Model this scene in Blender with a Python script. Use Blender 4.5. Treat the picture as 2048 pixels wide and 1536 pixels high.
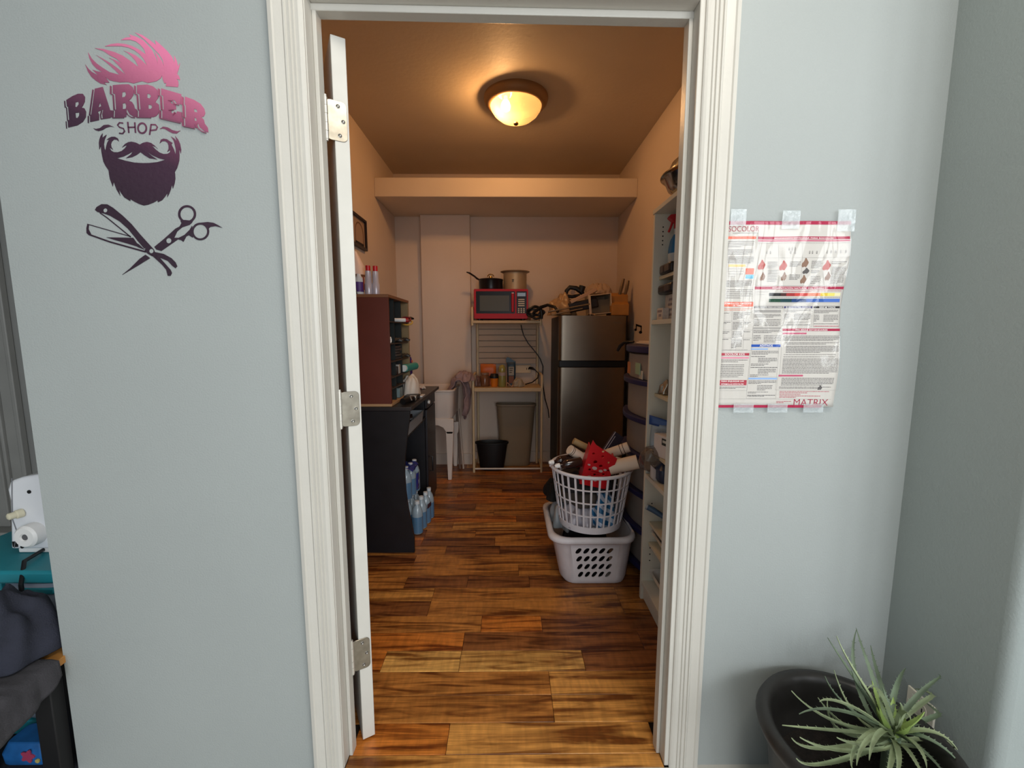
import bpy, bmesh, math, random
from mathutils import Vector, Matrix, noise as mnoise
from mathutils.geometry import tessellate_polygon
for o in list(bpy.data.objects): bpy.data.objects.remove(o)
random.seed(7)
S = bpy.context.scene
COL = S.collection
PI = math.pi
# ---------------------------------------------------------------- camera, world, lights, exposure
cam = bpy.data.cameras.new('camera'); cam.sensor_width = 36; cam.lens = 36*850/2048; cam.clip_start = 0.02
co = bpy.data.objects.new('camera', cam); COL.objects.link(co)
co.matrix_world = Matrix(((0.9999666, 0.0009742, -0.0081181, 0), (-0.0081764, 0.1191412, -0.9928436, -1.05), (0, 0.9928768, 0.1191452, 1.2), (0, 0, 0, 1)))
S.camera = co
S.view_settings.view_transform = 'Standard'; S.view_settings.look = 'None'
S.view_settings.exposure = 0.0; S.view_settings.gamma = 1.0; S.view_settings.use_curve_mapping = False
w = bpy.data.worlds.new('daylight'); S.world = w; w.use_nodes = True
w.node_tree.nodes['Background'].inputs[0].default_value = (0.80, 0.90, 1.0, 1)
w.node_tree.nodes['Background'].inputs[1].default_value = .95
S.cycles.max_bounces = 8; S.cycles.transparent_max_bounces = 12; S.cycles.caustics_reflective = False; S.cycles.caustics_refractive = False
S.cycles.use_denoising = True
S.cycles.sample_clamp_indirect = 4.0
def area_light(name, loc, target, sx, sy, power, color):
    l = bpy.data.lights.new(name, 'AREA'); l.shape = 'RECTANGLE'; l.size = sx; l.size_y = sy; l.energy = power; l.color = color
    o = bpy.data.objects.new(name, l); COL.objects.link(o); o.location = loc
    o.rotation_euler = (Vector(target)-Vector(loc)).to_track_quat('-Z', 'Y').to_euler(); return o
for i_, (lx, ly) in enumerate(((1.55, -3.95), (2.35, -3.65), (3.0, -3.15))):
    area_light('shop_window_pane', (lx, ly, 1.95), (0.1, 0, 1.2), .62, 1.2, 24, (0.93, 0.97, 1.0))
area_light('unseen_front_fill', (0.55, -4.2, 1.3), (-0.1, 0, 0.9), 1.3, 2.0, 36, (0.92, 0.96, 1.0))  # added unseen fill from the front, lights the doorway floor and baskets
area_light('salon_ceiling_panel', (.35, -1.0, 2.58), (.15, -.8, 0), .7, .5, 16, (1.0, .93, .82))
def point_light(name, loc, power, color, radius):
    l = bpy.data.lights.new(name, 'POINT'); l.energy = power; l.color = color; l.shadow_soft_size = radius
    o = bpy.data.objects.new(name, l); COL.objects.link(o); o.location = loc; return o

# ---------------------------------------------------------------- helpers
def hexc(h):
    h = h.lstrip('#'); f = lambda c: c/12.92 if c <= 0.04045 else ((c+0.055)/1.055)**2.4
    return tuple(f(int(h[i:i+2], 16)/255) for i in (0, 2, 4)) + (1,)
MATS = {}
def M(name, col='#808080', rough=.5, metal=0, nscale=0, namt=.15, bump=0, bscale=60, coat=0, trans=0, alpha=1, ior=1.45, spec=.5, emit=None, estr=0, sub=0):
    if name in MATS: return MATS[name]
    m = bpy.data.materials.new(name); m.use_nodes = True; nt = m.node_tree; b = nt.nodes['Principled BSDF']
    b.inputs['Base Color'].default_value = hexc(col); b.inputs['Roughness'].default_value = rough; b.inputs['Metallic'].default_value = metal
    b.inputs['Specular IOR Level'].default_value = spec; b.inputs['Coat Weight'].default_value = coat; b.inputs['Coat Roughness'].default_value = .08
    b.inputs['Transmission Weight'].default_value = trans; b.inputs['IOR'].default_value = ior; b.inputs['Alpha'].default_value = alpha
    if sub: b.inputs['Subsurface Weight'].default_value = sub; b.inputs['Subsurface Radius'].default_value = (.02, .02, .02)
    if emit: b.inputs['Emission Color'].default_value = hexc(emit); b.inputs['Emission Strength'].default_value = estr
    tc = None
    if nscale or bump:
        tc = nt.nodes.new('ShaderNodeTexCoord')
    if nscale:
        n = nt.nodes.new('ShaderNodeTexNoise'); n.inputs['Scale'].default_value = nscale; n.inputs['Detail'].default_value = 5
        nt.links.new(tc.outputs['Object'], n.inputs['Vector'])
        mr = nt.nodes.new('ShaderNodeMapRange'); mr.inputs['From Min'].default_value = .3; mr.inputs['From Max'].default_value = .7
        mr.inputs['To Min'].default_value = 1-namt; mr.inputs['To Max'].default_value = 1+namt
        nt.links.new(n.outputs['Fac'], mr.inputs['Value'])
        mx = nt.nodes.new('ShaderNodeMix'); mx.data_type = 'RGBA'; mx.blend_type = 'MULTIPLY'; mx.inputs['Factor'].default_value = 1
        mx.inputs['A'].default_value = hexc(col); nt.links.new(mr.outputs['Result'], mx.inputs['B']); nt.links.new(mx.outputs['Result'], b.inputs['Base Color'])
    if bump:
        n2 = nt.nodes.new('ShaderNodeTexNoise'); n2.inputs['Scale'].default_value = bscale; n2.inputs['Detail'].default_value = 3
        nt.links.new(tc.outputs['Object'], n2.inputs['Vector'])
        bp = nt.nodes.new('ShaderNodeBump'); bp.inputs['Strength'].default_value = bump; bp.inputs['Distance'].default_value = .01
        nt.links.new(n2.outputs['Fac'], bp.inputs['Height']); nt.links.new(bp.outputs['Normal'], b.inputs['Normal'])
    MATS[name] = m; return m

class MB:
    def __init__(s): s.v = []; s.f = []; s.mi = []
    def add(s, vs, fs, mi=0):
        n = len(s.v); s.v += [tuple(p) for p in vs]; s.f += [tuple(i+n for i in f) for f in fs]; s.mi += [mi]*len(fs); return s
    def box(s, x0, x1, y0, y1, z0, z1, T=None, mi=0):
        vs = [Vector((x, y, z)) for z in (z0, z1) for y in (y0, y1) for x in (x0, x1)]
        if T: vs = [T @ p for p in vs]
        return s.add(vs, [(0, 2, 3, 1), (4, 5, 7, 6), (0, 1, 5, 4), (2, 6, 7, 3), (0, 4, 6, 2), (1, 3, 7, 5)], mi)
    def lathe(s, prof, c=(0, 0, 0), n=32, sx=1, sy=1, T=None, mi=0):
        vs = []; fs = []; c = Vector(c); k = len(prof)
        for r, z in prof:
            for i in range(n):
                a = 2*PI*i/n; p = Vector((r*math.cos(a)*sx, r*math.sin(a)*sy, z))
                vs.append((T @ p if T else p) + c)
        for j in range(k-1):
            for i in range(n):
                i2 = (i+1) % n; fs.append((j*n+i, j*n+i2, (j+1)*n+i2, (j+1)*n+i))
        if prof[0][0] > 1e-5: fs.append(tuple(range(n-1, -1, -1)))
        if prof[-1][0] > 1e-5: fs.append(tuple((k-1)*n+i for i in range(n)))
        return s.add(vs, fs, mi)
    def cyl(s, p0, p1, r0, r1=None, n=16, mi=0): return s.tube([p0, p1], [r0, r0 if r1 is None else r1], n, mi=mi)
    def tube(s, path, r, n=10, closed=False, flat=1.0, up=None, mi=0):
        P = [Vector(p) for p in path]; k = len(P)
        R = r if isinstance(r, (list, tuple)) else [r]*k
        vs = []; fs = []; u = None
        for i in range(k):
            t = (P[(i+1) % k]-P[i-1]) if closed else (P[min(i+1, k-1)]-P[max(i-1, 0)])
            if t.length < 1e-9: t = Vector((0, 0, 1))
            t.normalize()
            if u is None:
                u = Vector(up) if up else (Vector((0, 0, 1)) if abs(t.z) < .9 else Vector((1, 0, 0)))
            u = u - t*u.dot(t)
            if u.length < 1e-6: u = t.orthogonal()
            u.normalize(); w_ = t.cross(u)
            for j in range(n):
                a = 2*PI*j/n; vs.append(P[i] + u*(math.cos(a)*R[i]*flat) + w_*(math.sin(a)*R[i]))
        for i in range(k if closed else k-1):
            for j in range(n):
                j2 = (j+1) % n; i2 = (i+1) % k; fs.append((i*n+j, i*n+j2, i2*n+j2, i2*n+j))
        if not closed: fs += [tuple(range(n-1, -1, -1)), tuple((k-1)*n+j for j in range(n))]
        return s.add(vs, fs, mi)
    def surf(s, fn, nu, nv, cu=False, mi=0):
        vs = [fn(i/(nu if cu else nu-1), j/(nv-1)) for j in range(nv) for i in range(nu)]
        fs = [(j*nu+i, j*nu+(i+1) % nu, (j+1)*nu+(i+1) % nu, (j+1)*nu+i) for j in range(nv-1) for i in range(nu if cu else nu-1)]
        return s.add(vs, fs, mi)
    def prism(s, loops, fn, d0, d1, mi=0):
        # loops: outer + holes as 2d points; fn(a, b, d) -> 3d point
        pts = [p for l in loops for p in l]; n = len(pts)
        tri = tessellate_polygon([[Vector((p[0], p[1], 0)) for p in l] for l in loops])
        vs = [fn(p[0], p[1], d0) for p in pts] + [fn(p[0], p[1], d1) for p in pts]
        fs = []
        for t in tri:
            fs.append(tuple(t)); fs.append(tuple(i+n for i in reversed(t)))
        o = 0
        for l in loops:
            k = len(l)
            for i in range(k): fs.append((o+i, o+(i+1) % k, n+o+(i+1) % k, n+o+i))
            o += k
        return s.add(vs, fs, mi)
def base_of(p):
    v = Vector((0, 0, 0))
    while p is not None: v += p.location; p = p.parent
    return v
def obj(name, mb, mat, parent=None, loc=None, bev=0, seg=2, smooth=True, angle=40, solid=0, sub=0, label=None, kind=None):
    off = base_of(parent) + (Vector(loc) if loc else Vector((0, 0, 0)))
    me = bpy.data.meshes.new(name); me.from_pydata([tuple(Vector(p)-off) for p in mb.v], [], mb.f)
    mats = mat if isinstance(mat, (list, tuple)) else [mat]
    for m in mats: me.materials.append(m)
    if len(mats) > 1: me.polygons.foreach_set('material_index', mb.mi)
    bm = bmesh.new(); bm.from_mesh(me); bmesh.ops.recalc_face_normals(bm, faces=bm.faces); bm.to_mesh(me); bm.free()
    o = bpy.data.objects.new(name, me); COL.objects.link(o)
    if parent: o.parent = parent
    if loc: o.location = loc
    if smooth:
        me.shade_smooth()
        try: me.set_sharp_from_angle(angle=math.radians(angle))
        except Exception: pass
    if solid:
        md = o.modifiers.new('solid', 'SOLIDIFY'); md.thickness = solid; md.offset = 0
    if bev:
        md = o.modifiers.new('bevel', 'BEVEL'); md.width = bev; md.segments = seg; md.limit_method = 'ANGLE'; md.angle_limit = math.radians(40)
    if sub:
        md = o.modifiers.new('sub', 'SUBSURF'); md.levels = sub; md.render_levels = sub
    if label: o['label'] = label
    if kind: o['kind'] = kind
    return o
def thing(name, label, cat, loc=(0, 0, 0), group=None):
    o = bpy.data.objects.new(name, None); COL.objects.link(o); o.location = loc; o.empty_display_size = .05
    o['label'] = label; o['category'] = cat
    if group: o['group'] = group
    return o
def tag(o, label, cat, group=None):
    o['label'] = label; o['category'] = cat
    if group: o['group'] = group
    return o
def struct(name, mb, mat, **k):
    o = obj(name, mb, mat, **k); o['kind'] = 'structure'; return o
def dup(root, loc, label, group=None, name=None):
    r = root.copy(); COL.objects.link(r); r.location = loc; r['label'] = label
    if group: r['group'] = group
    for ch in list(root.children):
        c = ch.copy(); COL.objects.link(c); c.parent = r
        for g in list(ch.children):
            d = g.copy(); COL.objects.link(d); d.parent = c
    return r
def RT(loc, rx=0, ry=0, rz=0):
    return Matrix.Translation(loc) @ Matrix.Rotation(rz, 4, 'Z') @ Matrix.Rotation(ry, 4, 'Y') @ Matrix.Rotation(rx, 4, 'X')
def nz(x, y, z=0): return mnoise.noise(Vector((x, y, z)))
def rrect(x0, x1, y0, y1, r, n=5):
    pts = []
    for cx, cy, a0 in ((x1-r, y1-r, 0), (x0+r, y1-r, 90), (x0+r, y0+r, 180), (x1-r, y0+r, 270)):
        for i in range(n+1):
            a = math.radians(a0+90*i/n); pts.append((cx+r*math.cos(a), cy+r*math.sin(a)))
    return pts
def loft(mb, rings, cap0=True, cap1=False, mi=0):
    n = len(rings[0]); vs = [p for r in rings for p in r]; fs = []
    for j in range(len(rings)-1):
        for i in range(n): fs.append((j*n+i, j*n+(i+1) % n, (j+1)*n+(i+1) % n, (j+1)*n+i))
    if cap0: fs.append(tuple(range(n-1, -1, -1)))
    if cap1: fs.append(tuple((len(rings)-1)*n+i for i in range(n)))
    return mb.add(vs, fs, mi)

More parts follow.
